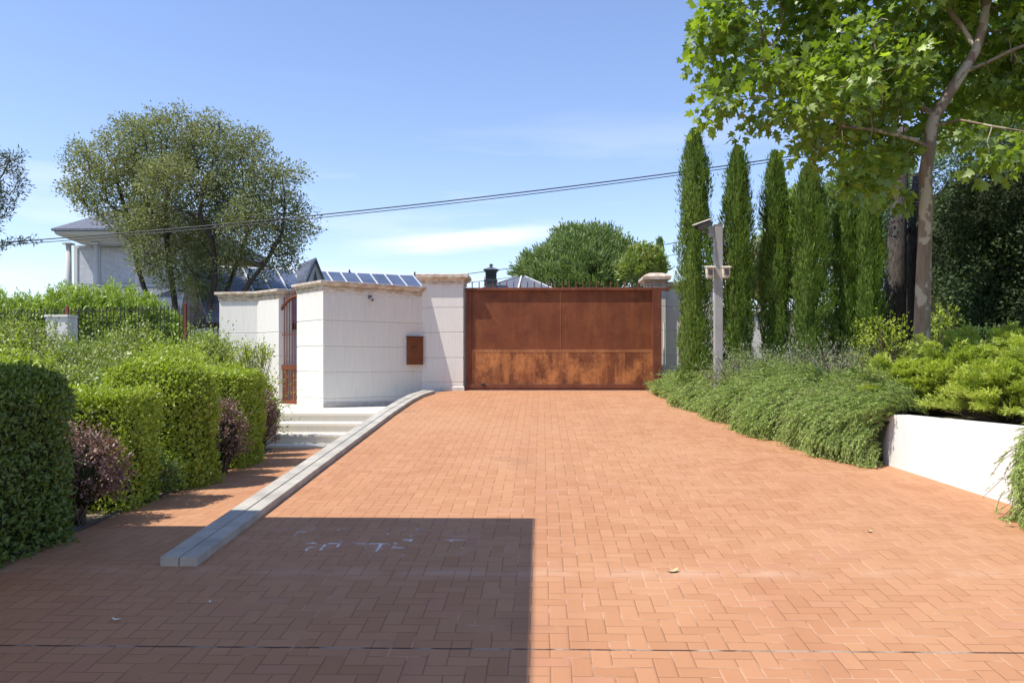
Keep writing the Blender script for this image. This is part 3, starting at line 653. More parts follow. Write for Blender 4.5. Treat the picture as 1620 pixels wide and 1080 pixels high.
# soffit, fascia, roof
ex0 = PX(86, YH-1.7)+.8; ex1 = hx(296)
MB().loft([(ex0, YH-.9), (ex1, YH-.9), (ex1, YH+8), (ex0, YH+8)], [(hz(390), 0), (hz(388), .1), (hz(379), .75), (hz(376.5), .8), (hz(374), .8)]).build('eaves', M_HSTONE, t)
hip((ex0-.9, ex1+.9, YH-1.8, YH+8.9), hz(374)+.01, 2.1, 'roof', M_SLATE2, t, .5, .1)
hip((hx(250)-.5, hx(345)+.6, YH+1.0, YH+9.6), hz(401), .9, 'side_roof', M_SLATE2, t, .5, .1)
for u in (108.5, 152.5, 219):
    x = hx(u, YH-.9); MB().tube([(x, YH-.9, hz(456)), (x, YH-.9, hz(452)), (x, YH-.9, hz(391))], [.17, .145, .12], 14).build('column', M_HSTONE, t, smooth=True)
    MB().box(x-.2, x+.2, YH-1.1, YH-.7, hz(391)+.002, hz(388.5)).build('capital', M_HSTONE, t)
    MB().box(x-.25, x+.25, YH-1.15, YH-.65, hz(475), hz(457)).build('pedestal', M_HSTONE, t)
for a, b in ((124, 147), (160, 214)):
    MB().box(hx(a), hx(b), YH-.04, YH-.002, hz(449), hz(393)).build('blind', M_SHUT, t, bevel=.01)
    f = MB()
    for (p, q, r, s) in ((a-1.6, a-.1, 451, 391), (b+.1, b+1.6, 451, 391)): f.box(hx(p), hx(q), YH-.08, YH-.002, hz(r), hz(s))
    f.box(hx(a-.1)+.002, hx(b+.1)-.002, YH-.07, YH-.002, hz(393), hz(391)); f.build('blind_frame', M_HWALL, t)
MB().box(hx(108.5, YH-.9), hx(290), YH-1.0, YH-.8, hz(456), hz(453)).build('balcony_rail', M_HSTONE, t)
MB().add([(q[0], q[1], q[2]) for q in ((hx(84, YH-4), YH-4, PZ(470, -17, YH-4)), (hx(300), YH-4, PZ(470, -17, YH-4)), (hx(292), YH-.95, hz(458)), (hx(104, YH-1), YH-.95, hz(458)), (hx(84, YH-4), YH-4, PZ(472, -17, YH-4)), (hx(300), YH-4, PZ(472, -17, YH-4)), (hx(292), YH-.95, hz(471)), (hx(104, YH-1), YH-.95, hz(471)))], [(0, 1, 2, 3), (7, 6, 5, 4), (4, 5, 1, 0), (5, 6, 2, 1), (6, 7, 3, 2), (7, 4, 0, 3)]).build('lower_roof', M_SLATE2, t)
MB().box(hx(90, YH-3.6), hx(296), YH-3.6, YH-.01, 1.2, hz(476)).build('ground_floor_wall', M_HWALL, t)
for a, b in ((120, 150), (180, 215)): MB().box(hx(a), hx(b), YH-3.63, YH-3.601, 1.9, 4.0).build('window', M_GLASS, t)
# long slate roof with panels
t = thing('garden_pavilion', (-8, 32, 1.4), 'long slate roofed building with roof panels and pointed dormer, above the angled wall', 'building')
R0 = np.array((PX(300, 28.2), 28.2)); R1 = np.array((PX(662, 32.6), 32.6)); rd = (R1-R0)/np.linalg.norm(R1-R0); dn = np.array((rd[1], -rd[0])); RL = np.linalg.norm(R1-R0)
zr0 = 5.12; zr1 = PZ(437.5, R1[0], 32.6)
def rp(s, dwn, lift=0):
    q = R0+rd*s+dn*dwn; z = zr0+(zr1-zr0)*s/RL-dwn*.55+lift; return (q[0], q[1], z)
def slab(s0, s1, a, b, th, lift=0):
    P = [rp(s0, a, lift), rp(s1, a, lift), rp(s1, b, lift), rp(s0, b, lift)]; P += [(p[0], p[1], p[2]-th) for p in P]
    return MB().add(P, [(3, 2, 1, 0), (4, 5, 6, 7), (0, 1, 5, 4), (1, 2, 6, 5), (2, 3, 7, 6), (3, 0, 4, 7)])
slab(0, RL, 0, 3.6, .1).build('roof', M_SLATE2, t)
q = R0+rd*0+dn*0; 
P = [tuple(R0-dn*3.4)+(2.9,), tuple(R1-dn*3.4)+(2.9,), tuple(R1)+(zr1-.02,), tuple(R0)+(zr0-.02,)]
MB().add(P, [(0, 1, 2, 3)]).build('rear_roof', M_SLATE2, t)
c_ = [tuple(R0+dn*3.1), tuple(R1+dn*3.1), tuple(R1-dn*3.2), tuple(R0-dn*3.2)]
MB().loft(c_[::1], [(1.1, 0), (2.9, 0)]).build('wall', M_HWALL, t)
def s_of(u):
    a = (u-U0)/FPX; best = min(np.linspace(0, RL, 800), key=lambda s: abs(PX(u, (R0+rd*s)[1])-(R0+rd*s)[0])); return best
us = [384, 411, 437, 463, 490, 516, 538, 561.7, 585, 607.5, 629.7, 653]
for a, b in zip(us[:-1], us[1:]):
    slab(s_of(a)+.05, s_of(b)-.05, .10, 1.6, .04, .075).build('roof_panel', M_PANEL, t)
for a in us: slab(s_of(a)-.035, s_of(a)+.035, .05, 1.75, .03, .05).build('panel_joint', M_LEAD, t)
slab(0, RL, -.06, .06, .04, .045).build('ridge_flashing', M_LEAD, t)
# dormer
sd0 = s_of(472); hw = .62; a0 = rp(sd0, 2.3)
ap = PZ(411, a0[0], a0[1]); bz = a0[2]-.15
def dp(side, dwn, z): q = R0+rd*(sd0+side)+dn*dwn; return (q[0], q[1], z)
P = [dp(-hw, 2.2, bz), dp(hw, 2.2, bz), dp(0, 2.2, ap), dp(-hw, .2, bz), dp(hw, .2, bz), dp(0, .2, ap)]
dm = MB().add(P, [(0, 1, 2), (5, 4, 3), (0, 2, 5, 3), (1, 4, 5, 2), (0, 3, 4, 1)]).build('dormer', M_HWALL, t)
P = [dp(-hw-.1, 2.3, bz-.1), dp(0, 2.3, ap+.08), dp(hw+.1, 2.3, bz-.1), dp(-hw-.1, .1, bz-.1), dp(0, .1, ap+.08), dp(hw+.1, .1, bz-.1)]
P += [dp(-hw-.02, 2.3, bz-.1), dp(0, 2.3, ap-.04), dp(hw+.02, 2.3, bz-.1), dp(-hw-.02, .1, bz-.1), dp(0, .1, ap-.04), dp(hw+.02, .1, bz-.1)]
MB().add(P, [(0, 1, 4, 3), (1, 2, 5, 4), (6, 9, 10, 7), (7, 10, 11, 8), (0, 6, 7, 1), (1, 7, 8, 2), (3, 4, 10, 9), (4, 5, 11, 10)]).build('dormer_roof', M_SLATE, dm)
P = [dp(-.22, 2.23, bz+.12), dp(.22, 2.23, bz+.12), dp(0, 2.23, ap-.35)]
MB().add(P+[(p[0]-dn[0]*.02, p[1]-dn[1]*.02, p[2]) for p in P], [(0, 1, 2), (0, 3, 4, 1), (1, 4, 5, 2), (2, 5, 3, 0)]).build('dormer_window', M_GLASS, dm)
for u, v in ((553, 428), (656, 431)):
    s = s_of(u); q = rp(s, 0); zt = PZ(v, q[0], q[1])
    MB().tube([(q[0], q[1], q[2]-.02), (q[0], q[1], q[2]+.1), (q[0], q[1], (q[2]+zt)/2+.05), (q[0], q[1], (q[2]+zt)/2+.09), (q[0], q[1], zt+.05)], [.06, .025, .05, .02, .004], 8).build('finial', M_IRONB, t)
# hip roof with chimney
YC = 30.; kx = lambda u: PX(u, YC); kz = lambda v: PZ(v, -1, YC)
t = thing('garden_house', (kx(815), YC+2.5, 1.2), 'low house with pale blue slate pyramid roof seen over the gate', 'house')
MB().box(kx(735), kx(890), YC+.6, YC+5.4, 1.0, kz(468)).build('wall', M_HWALL, t)
x0, x1 = kx(722), kx(902); y0, y1 = YC, YC+6; zt = PZ(437.5, 0, YC+3); zb = kz(469); cxm = kx(817)+.1
MB().add([(x0, y0, zb), (x1, y0, zb), (x1, y1, zb), (x0, y1, zb), (cxm-.15, YC+3, zt), (cxm+.15, YC+3, zt)], [(0, 1, 5, 4), (1, 2, 5), (2, 3, 4, 5), (3, 0, 4), (3, 2, 1, 0)]).build('roof', M_SLATE2, t)
for p, q in (((x0, y0, zb+.02), (cxm-.15, YC+3, zt+.02)), ((x1, y0, zb+.02), (cxm+.15, YC+3, zt+.02)), ((kx(817)-.0, y0, zb+.02), (cxm, YC+2.95, zt+.02))):
    MB().bar(p, q, .06, .03).build('hip_flashing', M_LEAD, t)
YCH = YC+1.2; cx0 = PX(768.5, YCH); cx1 = PX(785.5, YCH); cm_ = (cx0+cx1)/2; w_ = (cx1-cx0)/2; cz = lambda v: PZ(v, cm_, YCH)
po = [(cm_-w_, YCH-w_), (cm_+w_, YCH-w_), (cm_+w_, YCH+w_), (cm_-w_, YCH+w_)]
ch = MB().loft(po, [(cz(465), 0), (cz(446), 0), (cz(445), .03), (cz(443), .03), (cz(442.5), -.01), (cz(431), -.01), (cz(430), .02), (cz(428), .03)]).build('chimney', plain('dark_chimney', (.05, .065, .07), .5), t)
MB().loft(po, [(cz(428)+.003, .05), (cz(427.3), .09), (cz(423), -.14), (cz(421), -.15)]).build('chimney_cap', M_SLATE, ch)
MB().tube([(cm_, YCH, cz(421.5)), (cm_, YCH, cz(420.5)), (cm_, YCH, cz(419)), (cm_, YCH, cz(417.8)), (cm_, YCH, cz(416.8))], [.04, .05, .085, .05, .01], 10).build('finial', M_SLATE, ch)
for k in range(5): MB().box(cm_-w_-.018, cm_+w_+.018, YCH-w_-.018, YCH-w_+.01, cz(441-k*2.1), cz(440.2-k*2.1)).build('louvre', M_IRONB, ch)
fx = kx(761); MB().tube([(fx, YC+2, cz(450)), (fx, YC+2, cz(443)), (fx, YC+2, cz(440)), (fx, YC+2, cz(438.5)), (fx, YC+2, cz(433))], [.04, .02, .05, .02, .005], 8).build('roof_finial', M_IRONB, t)
# ---------- overhead cables
def cable(pts, Y, r, label, dv_=0, grp=None, nm='overhead_cable'):
    P = [PT(u, v+dv_, Y) for u, v in pts]; P = np.array(P)
    co = np.polyfit(P[:, 0], P[:, 2], 3 if len(pts) > 3 else 2); X = np.linspace(P[0, 0], P[-1, 0], 60); Z = np.polyval(co, X)
    m = MB(); m.tube([(x-X[0], 0, z-Z[0]) for x, z in zip(X, Z)], r, 6)
    o = m.build(nm, M_CABLE, None, smooth=True); o.location = (X[0], Y, Z[0]); return setp(o, label, 'cable', grp)
main = [(-260, 400), (0, 383), (250, 366), (500, 341), (800, 305), (1080, 270.5), (1210, 255), (1590, 196), (1900, 140)]
cable(main, 20.5, .015, 'upper strand of the thick twin cable crossing the whole sky')
cable(main, 20.7, .011, 'lower strand of the thick twin cable crossing the whole sky', 4.5)
cable([(500, 455), (740, 433), (900, 411), (1080, 382), (1300, 345)], 45, .022, 'thin cable passing behind the round pine, upper of the two thin ones')
cable([(500, 470), (740, 447), (900, 427), (1080, 401), (1300, 368)], 45, .018, 'thin cable passing behind the round pine, lower of the two thin ones')
# ============================================================ PLANTS
def hedge(x0, x1, y0, y1, z0, z1, label, mat, size=.042, dens=2600, seed=1, rnd=.22, group='clipped hedge blocks along the brick path', rz=0):
    t = thing('clipped_hedge', ((x0+x1)/2, (y0+y1)/2, z0), label, 'hedge', group)
    c = np.array(((x0+x1)/2, (y0+y1)/2, (z0+z1)/2)); h = np.array(((x1-x0)/2, (y1-y0)/2, (z1-z0)/2))
    ar = [h[1]*h[2], h[0]*h[2], h[0]*h[1]]; tot = 8*sum(ar); n = int(dens*tot)
    ax_ = rng.choice(3, n, p=np.array(ar)/sum(ar)); Q = rng.uniform(-1, 1, (n, 3)); sg = rng.choice([-1, 1], n); sg[(ax_ == 2) & (sg < 0)] = 1
    Q[np.arange(n), ax_] = sg; Q = Q*h
    rr = min(rnd, .9*min(h)); inner = np.clip(Q, -(h-rr), h-rr); inner[:, 2] = np.clip(Q[:, 2], -h[2], h[2]-rr)
    dlt = Q-inner; Nn = unit(dlt); S = inner+Nn*rr
    bmp = nz(S+c, 3.2, seed)*.045+nz(S+c, 9, seed+3)*.02
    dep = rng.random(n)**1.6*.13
    Pn = S+Nn*(bmp-dep)[:, None]
    Pn += rng.normal(size=(n, 3))*.012
    sh = rng.random(n) < .03; Pn[sh] += Nn[sh]*rng.uniform(.02, .09, sh.sum())[:, None]
    A = unit(Nn*.55+sph(n)*.75+np.array((0, 0, .30))); NN = unit(Nn+sph(n)*.6+np.array((0, 0, .35)))
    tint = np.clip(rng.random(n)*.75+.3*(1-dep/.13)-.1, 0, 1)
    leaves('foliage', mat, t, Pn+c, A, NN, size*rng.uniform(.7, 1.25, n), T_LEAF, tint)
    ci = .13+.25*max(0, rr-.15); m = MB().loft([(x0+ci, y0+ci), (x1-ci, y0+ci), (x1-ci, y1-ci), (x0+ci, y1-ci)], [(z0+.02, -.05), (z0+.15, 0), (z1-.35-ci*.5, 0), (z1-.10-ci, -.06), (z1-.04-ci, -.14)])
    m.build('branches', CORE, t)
    return t
hz0 = ZPATH
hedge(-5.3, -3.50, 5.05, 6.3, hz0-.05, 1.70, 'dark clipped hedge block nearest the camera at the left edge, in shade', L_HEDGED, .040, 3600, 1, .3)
hedge(-4.55, -3.68, 7.25, 7.95, hz0, 1.49, 'low flat topped hedge block behind the first purple shrub', L_HEDGE, .040, 3300, 2, .10)
hedge(-4.70, -3.58, 8.36, 9.38, hz0, 1.80, 'tall round topped hedge block, third from the camera', L_HEDGE, .044, 3000, 3, .50)
hedge(-4.62, -3.66, 10.1, 10.95, hz0, 1.66, 'square hedge block between the second and third purple shrubs', L_HEDGE, .044, 2900, 4, .16)
def bush(name, c, r, label, cat, mat, shoots, per, size, T=T_LEAF, group=None, seed=0, up=.45, shoot=.22, stem=B_TWIG, nstem=14, low=-.55, z0=None, spiky=0., droop=0, asp=1., core=0):
    z0 = c[2]-r[2] if z0 is None else z0
    t = thing(name, (c[0], c[1], z0), label, cat, group)
    c = np.array(c); r = np.array(r)
    U = sph(shoots*2); U = U[U[:, 2] > low][:shoots]; m = len(U)
    rad = rng.random(m)**.45; rad = .45+.55*rad
    rad *= 1+.16*nz(U*3, 1.6, seed)
    tip = c+U*r*rad[:, None]; tip[:, 2] = np.maximum(tip[:, 2], z0+.03)
    d = unit(U*np.array((1, 1, .8))+np.array((0, 0, up))+sph(m)*.35)
    L = shoot*rng.uniform(.5, 1.1, m)*(1+spiky*(rng.random(m) < .12)*2.0)
    s = rng.random((m, per)); P = tip[:, None]+d[:, None]*(L[:, None]*s)[:, :, None]; P[:, :, 2] -= droop*(L[:, None]*s)**2
    P = P.reshape(-1, 3)+rng.normal(size=(m*per, 3))*size*.3
    A = unit(np.repeat(d, per, 0)*.7+sph(m*per)*.8); NN = unit(sph(m*per)*.7+np.array((0, 0, .8))+np.repeat(U, per, 0)*.5)
    leaves('foliage', mat, t, P, A, NN, size*rng.uniform(.65, 1.25, m*per), T, np.clip(np.repeat(rng.random(m), per)*.6+rng.random(m*per)*.45, 0, 1))
    k = min(m, nstem*6); base = np.array((c[0], c[1], z0))+rng.normal(size=(k, 3))*np.array((.12*r[0], .12*r[1], 0))
    mid = base*.45+tip[:k]*.55+np.array((0, 0, .05)); 
    segtubes('stems', stem, t, np.vstack((base, mid)), np.vstack((mid, tip[:k]+d[:k]*L[:k, None]*.8)), np.r_[np.full(k, .010), np.full(k, .005)], np.r_[np.full(k, .005), np.full(k, .002)], 4)
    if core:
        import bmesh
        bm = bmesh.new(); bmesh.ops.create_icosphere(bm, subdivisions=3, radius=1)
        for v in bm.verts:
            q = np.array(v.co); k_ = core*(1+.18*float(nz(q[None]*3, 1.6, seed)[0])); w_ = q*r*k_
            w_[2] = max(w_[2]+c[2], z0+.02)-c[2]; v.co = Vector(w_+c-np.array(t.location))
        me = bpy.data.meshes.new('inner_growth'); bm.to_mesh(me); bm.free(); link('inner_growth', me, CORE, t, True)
    return t
G_P = 'purple leaved shrubs between the hedge blocks'
bush('purple_shrub', (-3.90, 6.80, .82), (.36, .33, .37), 'large round purple shrub in front of the low flat hedge block', 'shrub', L_PURPLE, 900, 9, .030, group=G_P, seed=5, z0=hz0, shoot=.12, core=.72)
bush('low_shrub', (-3.95, 8.15, .60), (.30, .30, .24), 'low scruffy dark shrub at the path edge below the flat hedge block', 'shrub', L_HEDGED, 420, 8, .032, seed=6, z0=hz0, shoot=.14)
bush('purple_shrub', (-3.80, 9.72, .88), (.25, .22, .40), 'purple shrub squeezed between the tall round hedge and the square hedge', 'shrub', L_PURPLE, 600, 9, .030, group=G_P, seed=7, z0=hz0, shoot=.12, core=.7)
bush('purple_shrub', (-3.93, 11.45, .92), (.20, .20, .44), 'farthest purple shrub, in front of the tall wispy green bush', 'shrub', L_PURPLE, 600, 8, .030, group=G_P, seed=8, z0=hz0, shoot=.12, core=.7)
bush('wispy_shrub', (-4.62, 12.2, 1.08), (.62, .42, .60), 'tall loose green bush with wispy top shoots, beside the steps', 'shrub', L_HEDGE, 1900, 10, .042, seed=9, z0=hz0, shoot=.18, spiky=1.0, core=.75)
bush('wispy_shoots', (PX(404, 12.3), 12.3, 1.74), (.20, .18, .16), 'upright leafy shoots sticking up behind the wispy bush by the steps', 'shrub', L_HEDGE, 60, 12, .045, seed=10, z0=hz0+.2, shoot=.34, up=1.6, low=-.2)
# loose shrubs between hedges and railing
G_S = 'loose shrubs in front of the left railing'
sh = [(-20, 14.4, 1.0, 510, 1.25), (45, 15.2, .75, 522, 1.2), (135, 14.6, .85, 545, 1.15), (205, 15.6, .85, 530, 1.15), (270, 14.8, .85, 555, 1.05), (325, 16.6, .55, 535, 1.0), (20, 12.2, .9, 570, 1.0), (170, 12.6, .9, 585, .9), (90, 10.4, .75, 600, .9), (-30, 9.6, .9, 600, .9)]
lab = ['yellowish loose shrub at the left edge before the railing', 'loose shrub with reddish tips just left of the white railing pier', 'bushy shrub covering the foot of the white railing pier', 'upright loose shrub under the left part of the railing', 'low green shrub below the middle of the railing', 'leafy shrub at the foot of the left wall stub', 'green shrub just behind the nearest hedge block', 'shrub well behind the low flat hedge block, before the railing shrubs', 'yellow green shrub directly behind the gap after the nearest hedge block', 'shrub at the left edge behind the nearest hedge block']
for i, (u, Y, rx, v, rz_) in enumerate(sh):
    x = PX(u, Y); zt = PZ(v, x, Y); r3 = (zt-.45)/2
    bush('loose_shrub', (x, Y, .5+r3*.95), (rx, .75, r3), lab[i], 'shrub', L_SHRUB if i not in (4, 6, 9, 10) else L_HEDGE, 1500, 9, .055, group=G_S, seed=20+i, z0=.45, shoot=.26, spiky=.8, core=.72)
# bright young pines behind the railing
G_B = 'bright green bushes behind the left railing'
for i, (u, v, r_, lb) in enumerate([(18, 474, 1.2, 'green bush behind the railing at the far left'), (118, 460, .95, 'tallest bright green bush in front of the villa'), (188, 462, 1.15, 'wide bright green bush behind the railing below the villa'), (60, 488, 1.0, 'low green bush behind the white railing pier'), (240, 492, .9, 'bright bush behind the railing under the oak'), (337, 545, .45, 'bright climbing bush between railing and wall stub')]):
    Y = 21.+i*.3 if i < 5 else 18.2; x = PX(u, Y); zt = PZ(v, x, Y); zb = 1.0; r3 = (zt-zb)/2
    bush('bright_bush', (x, Y, zb+r3), (r_, 1.0, r3), lb, 'bush', L_BRIGHT, 1500, 16, .11, T=T_SPRAY, group=G_B, seed=40+i, z0=zb, shoot=.30, up=.9, core=.8)
# ---------- cypresses
def cypress(x, y, z0, zt, w, label, n=15000, seed=0, group='tall cypresses right of the gate', mat=None, lean=0, size=.076):
    t = thing('cypress_tree', (x, y, z0), label, 'cypress', group); H = zt-z0
    s = rng.random(n)**.85; prof = np.interp(s, [0, .05, .15, .45, .75, .9, .97, 1], [.60, .82, 1.0, 1.08, .92, .62, .34, .08])*w
    th = rng.random(n)*2*np.pi; flute = 1+.10*np.sin(th*5+s*6+seed)+.12*nz(np.c_[np.cos(th)*1.2, np.sin(th)*1.2, s*H*1.2], 2.6, seed)
    dep = rng.random(n)**1.5; flute = flute*(1+.16*nz(np.c_[np.cos(th)*2, np.sin(th)*2, s*H*3], 2.2, seed+9)); K = 150; pc = np.c_[rng.random(K)*2*np.pi, rng.random(K)]; pa = rng.uniform(.70, 1.22, K); dth = np.abs((th[:, None]-pc[None, :, 0]+np.pi) % (2*np.pi)-np.pi)*w; ds_ = (s[:, None]-pc[None, :, 1])*H; ds_ = np.where(ds_ > 0, ds_*.22, -ds_*.6); D_ = np.hypot(dth, ds_); kk = D_.argmin(1); amp = pa[kk]*(1.06-1.5*np.minimum(D_.min(1), .16))
    zn_ = nz(np.c_[s*0+seed, np.cos(th)*.6, s*H*2.2], 2.4, seed+4); flute = flute*amp; rr = prof*flute*(1+.20*zn_)*(1-.5*dep)
    out = np.c_[np.cos(th), np.sin(th), np.zeros(n)]
    P = np.c_[x+rr*out[:, 0]+lean*s, y+rr*out[:, 1], z0+s*H]
    st = rng.random(n) < .06; P[st] += out[st]*rng.uniform(.02, .11, st.sum())[:, None]
    A = unit(out*.38+np.array((0, 0, 1.0))+sph(n)*.30); NN = unit(out+sph(n)*.5)
    tn = np.clip(rng.random(n)*.5+(pa[kk]-.7)*.7+.10, 0, 1)
    leaves('foliage', mat or L_CYP, t, P, A, NN, size*rng.uniform(.6, 1.3, n), T_SPRAY, tn)
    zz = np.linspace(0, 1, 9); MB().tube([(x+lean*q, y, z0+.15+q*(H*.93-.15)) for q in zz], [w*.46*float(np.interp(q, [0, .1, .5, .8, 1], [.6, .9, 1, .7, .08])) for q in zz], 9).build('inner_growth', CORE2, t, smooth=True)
    MB().tube([(x, y, z0-.1), (x, y, z0+.5)], [.07, .06], 8).build('trunk', B_DARK, t)
    return t
cy = [(1099, 208, 14.2, .285, 'nearest cypress to the gate, left of the grey security post'), (1166, 236, 14.2, .275, 'cypress just right of the grey security post'),
      (1226, 243, 14.4, .24, 'slimmest cypress, third from the gate'), (1281, 262, 14.2, .33, 'fourth cypress from the gate, broad and partly under the plane leaves'),
      (1338, 315, 14.3, .25, 'fifth cypress from the gate, dark sided'), (1376, 318, 14.0, .24, 'last cypress of the row, nearest the rough trunk')]
for i, (u, v, Y, w, lb) in enumerate(cy):
    x = PX(u, Y); cypress(x, Y, 1.2, PZ(v, x, Y), w, lb, 24000 if i < 4 else 18000, seed=i*3+1)
x = PX(1044, 33); cypress(x, 33, 1.2, PZ(378, x, 33), .28, 'small distant cypress beside the right gate pillar cap', 3500, 30, mat=L_PINE, size=.14)
# ---------- colonized trees
def lobes(L, d, n, depth=1.0, jit=0):
    out = []; w = np.array([l[2]**2 for l in L], float); w /= w.sum(); ks = rng.choice(len(L), n, p=w)
    for k in ks:
        u, v, r = L[k][:3]; off = L[k][3] if len(L[k]) > 3 else 0; dd = d+off
        c = PT(u, v, dd); R = r*dd/FPX; q = sph(1)[0]*rng.random()**.4; out.append(c+q*np.array((R, R*depth, R)))
    return np.array(out)
def tree(name, base, trunkpts, att, label, cat, leafmat, bark, step, infl, kill, r0, e, leafn, leafs, spread, T, rmin=.03, rcap=.25, group=None, hang=0.0, tipr=2.2, twig=None, nsides=6, upl=.5, gap=None):
    t = thing(name, base, label, cat, group)
    nodes = []; par = []
    for ch in trunkpts:
        pa = ch[0]
        for p in ch[1]:
            nodes.append(np.array(p)); par.append(pa); pa = len(nodes)-1
    nodes, par = colonize(att, nodes, par, step, infl, kill)
    r, ch = radii(nodes, par, r0, e, rcap)
    i = np.arange(len(nodes)); ok = par >= 0; big = ok & (r > rmin)
    segtubes('trunk', bark, t, nodes[par[big]], nodes[i[big]], np.minimum(r[par[big]], r[i[big]]*1.25), r[i[big]], 9)
    sm = ok & (r <= rmin)
    segtubes('branches', bark, t, nodes[par[sm]], nodes[i[sm]], np.minimum(r[par[sm]], r[i[sm]]*1.3), r[i[sm]], 4)
    tips = np.where(ok & (r < r0*tipr))[0]
    if gap: tips = tips[nz(nodes[tips], gap[0]*2, 5) > gap[1]]
    m = len(tips); P = np.repeat(nodes[tips], leafn, 0); n = len(P); d = np.repeat(unit(nodes[tips]-nodes[par[tips]]), leafn, 0)
    off = sph(n)*spread*(rng.random(n)**.6)[:, None]; off[:, 2] *= .75; P = P+off+d*spread*.3
    A = unit(unit(off)*.7+d*.3+sph(n)*.5+np.array((0, 0, -hang))); NN = unit(sph(n)*.65+np.array((0, 0, upl)))
    tn = np.clip(np.repeat(rng.random(m), leafn)*.5+rng.random(n)*.55, 0, 1)
    leaves('crown', leafmat, t, P, A, NN, leafs*rng.uniform(.6, 1.25, n), T, tn)
    return t
# holm oak
YO = 26.
oakL = [(150, 262, 48), (190, 245, 55), (240, 222, 55), (290, 215, 55), (345, 232, 55), (390, 262, 52), (430, 300, 48), (455, 345, 42, .5), (440, 395, 38), (130, 300, 36, -1), (170, 330, 40), (220, 300, 55, 1.5), (290, 290, 60, -2), (350, 310, 60, 1), (400, 350, 50, -1.5), (240, 350, 45, -1), (310, 360, 45, 1.5), (370, 400, 30), (245, 405, 38, -1.5), (285, 430, 36, -1), (405, 425, 20), (320, 430, 38), (225, 385, 30, 0), (470, 350, 30), (110, 232, 20), (200, 192, 24), (250, 180, 20), (335, 182, 20), (402, 208, 24), (465, 268, 22), (490, 350, 14), (108, 288, 18)]
oakL = [(300+(l[0]-300)*(.90 if l[0] < 300 else 1), 460-(460-l[1])*.93, l[2]*.95)+tuple(l[3:]) for l in oakL]
oakL = [tuple(l[:3])+((l[3]*.45,) if len(l) > 3 else ()) for l in oakL]
att = lobes(oakL, YO, 3800, 1.45)
b0 = PT(310, 560, YO); b0[2] = 1.4
def root(u, o):
    q = PT(u, 560, YO+o); q[2] = 1.3; return q
def chain(*q): return [PT(u, v, YO+o) for u, v, o in q]
tp = [(-1, [b0, PT(310, 500, YO)]), (-1, [root(280, 0)]+chain((278, 490, 0), (272, 445, -.1), (266, 405, -.2), (264, 375, -.4), (258, 340, -.4))), (-1, [root(262, .5)]+chain((250, 500, .5), (228, 455, .6), (217, 420, .6), (213, 385, .6), (205, 350, .8))), (-1, [root(330, -.3)]+chain((332, 490, -.3), (340, 445, -.4), (339, 405, -.5), (334, 375, -.8), (315, 340, -1))), (-1, [root(340, .6)]+chain((348, 490, .6), (362, 450, .8), (378, 410, 1.0), (392, 370, 1.2))), (-1, [root(352, -.3)]+chain((365, 490, -.3), (392, 452, -.4), (412, 425, -.5), (430, 400, -.6), (446, 368, -.6)))]
tree('holm_oak', tuple(b0), tp, att, 'large spreading grey green oak with several dark trunks, in front of the villa', 'oak tree', L_OAK, B_DARK, .26, 2.2, .30, .011, 2.3, 95, .088, .42, T_LEAF, gap=(1.4, -.38), rmin=.05, rcap=.19, hang=.0, tipr=1.7)
# left edge pine branches
pl = [(-30, 270, 40), (10, 260, 26), (30, 290, 18), (0, 330, 26), (-40, 350, 40), (38, 298, 12), (20, 380, 16), (-10, 395, 20), (45, 378, 8), (-60, 300, 60)]
att = lobes(pl, 16, 420, 1.0); b0 = PT(-170, 560, 16); b0[2] = .6
tree('pine_tree', tuple(b0), [(-1, [b0, PT(-165, 480, 16), PT(-150, 400, 16), PT(-120, 340, 16)]), (2, [PT(-90, 395, 16), PT(-50, 385, 16)])], att, 'sparse dark pine whose branches enter at the left edge against the sky', 'pine tree', L_DPINE, B_DARK, .14, 2.5, .16, .006, 2.3, 34, .085, .13, T_NEEDLE_W if 'T_NEEDLE_W' in globals() else T_SPRAY, rmin=.012, rcap=.16)
# plane tree
YT = 10.
plL = [(1150, 40, 48, -.2), (1118, 100, 26), (1165, 110, 45), (1140, 160, 26, -.4), (1215, 60, 60, .5), (1235, 140, 55, -.5), (1300, 70, 75, .4), (1310, 170, 62, -.6), (1290, 225, 40, .5), (1370, 110, 80, -.4), (1390, 210, 62, .8), (1350, 270, 48, -.4), (1405, 285, 40, .3), (1440, 90, 80, 1.2), (1450, 190, 55, 1.0), (1520, 60, 90, 1.3), (1560, 150, 55, 1.0), (1600, 80, 70), (1545, 245, 30, -.6), (1600, 240, 34, -.9), (1200, -30, 70), (1300, -60, 90), (1420, -80, 100), (1540, -90, 110), (1650, -20, 100), (1690, 100, 80), (1700, 210, 60, -.6), (1170, 205, 16, -.3), (1135, 203, 10, -.3)]
att = lobes(plL, YT, 2300, 1.25)
tk = [(1458, 560, 0), (1459, 500, 0), (1461, 440, 0), (1463, 380, 0), (1465, 320, 0), (1464, 275, 0), (1470, 235, 0), (1474, 200, 0), (1480, 182, 0), (1500, 150, 0), (1523, 115, 0), (1545, 78, 0), (1556, 40, 0), (1560, 0, .1), (1562, -60, .2)]
main_ = [PT(u, v, YT+o) for u, v, o in tk]; main_[0][2] = 1.15
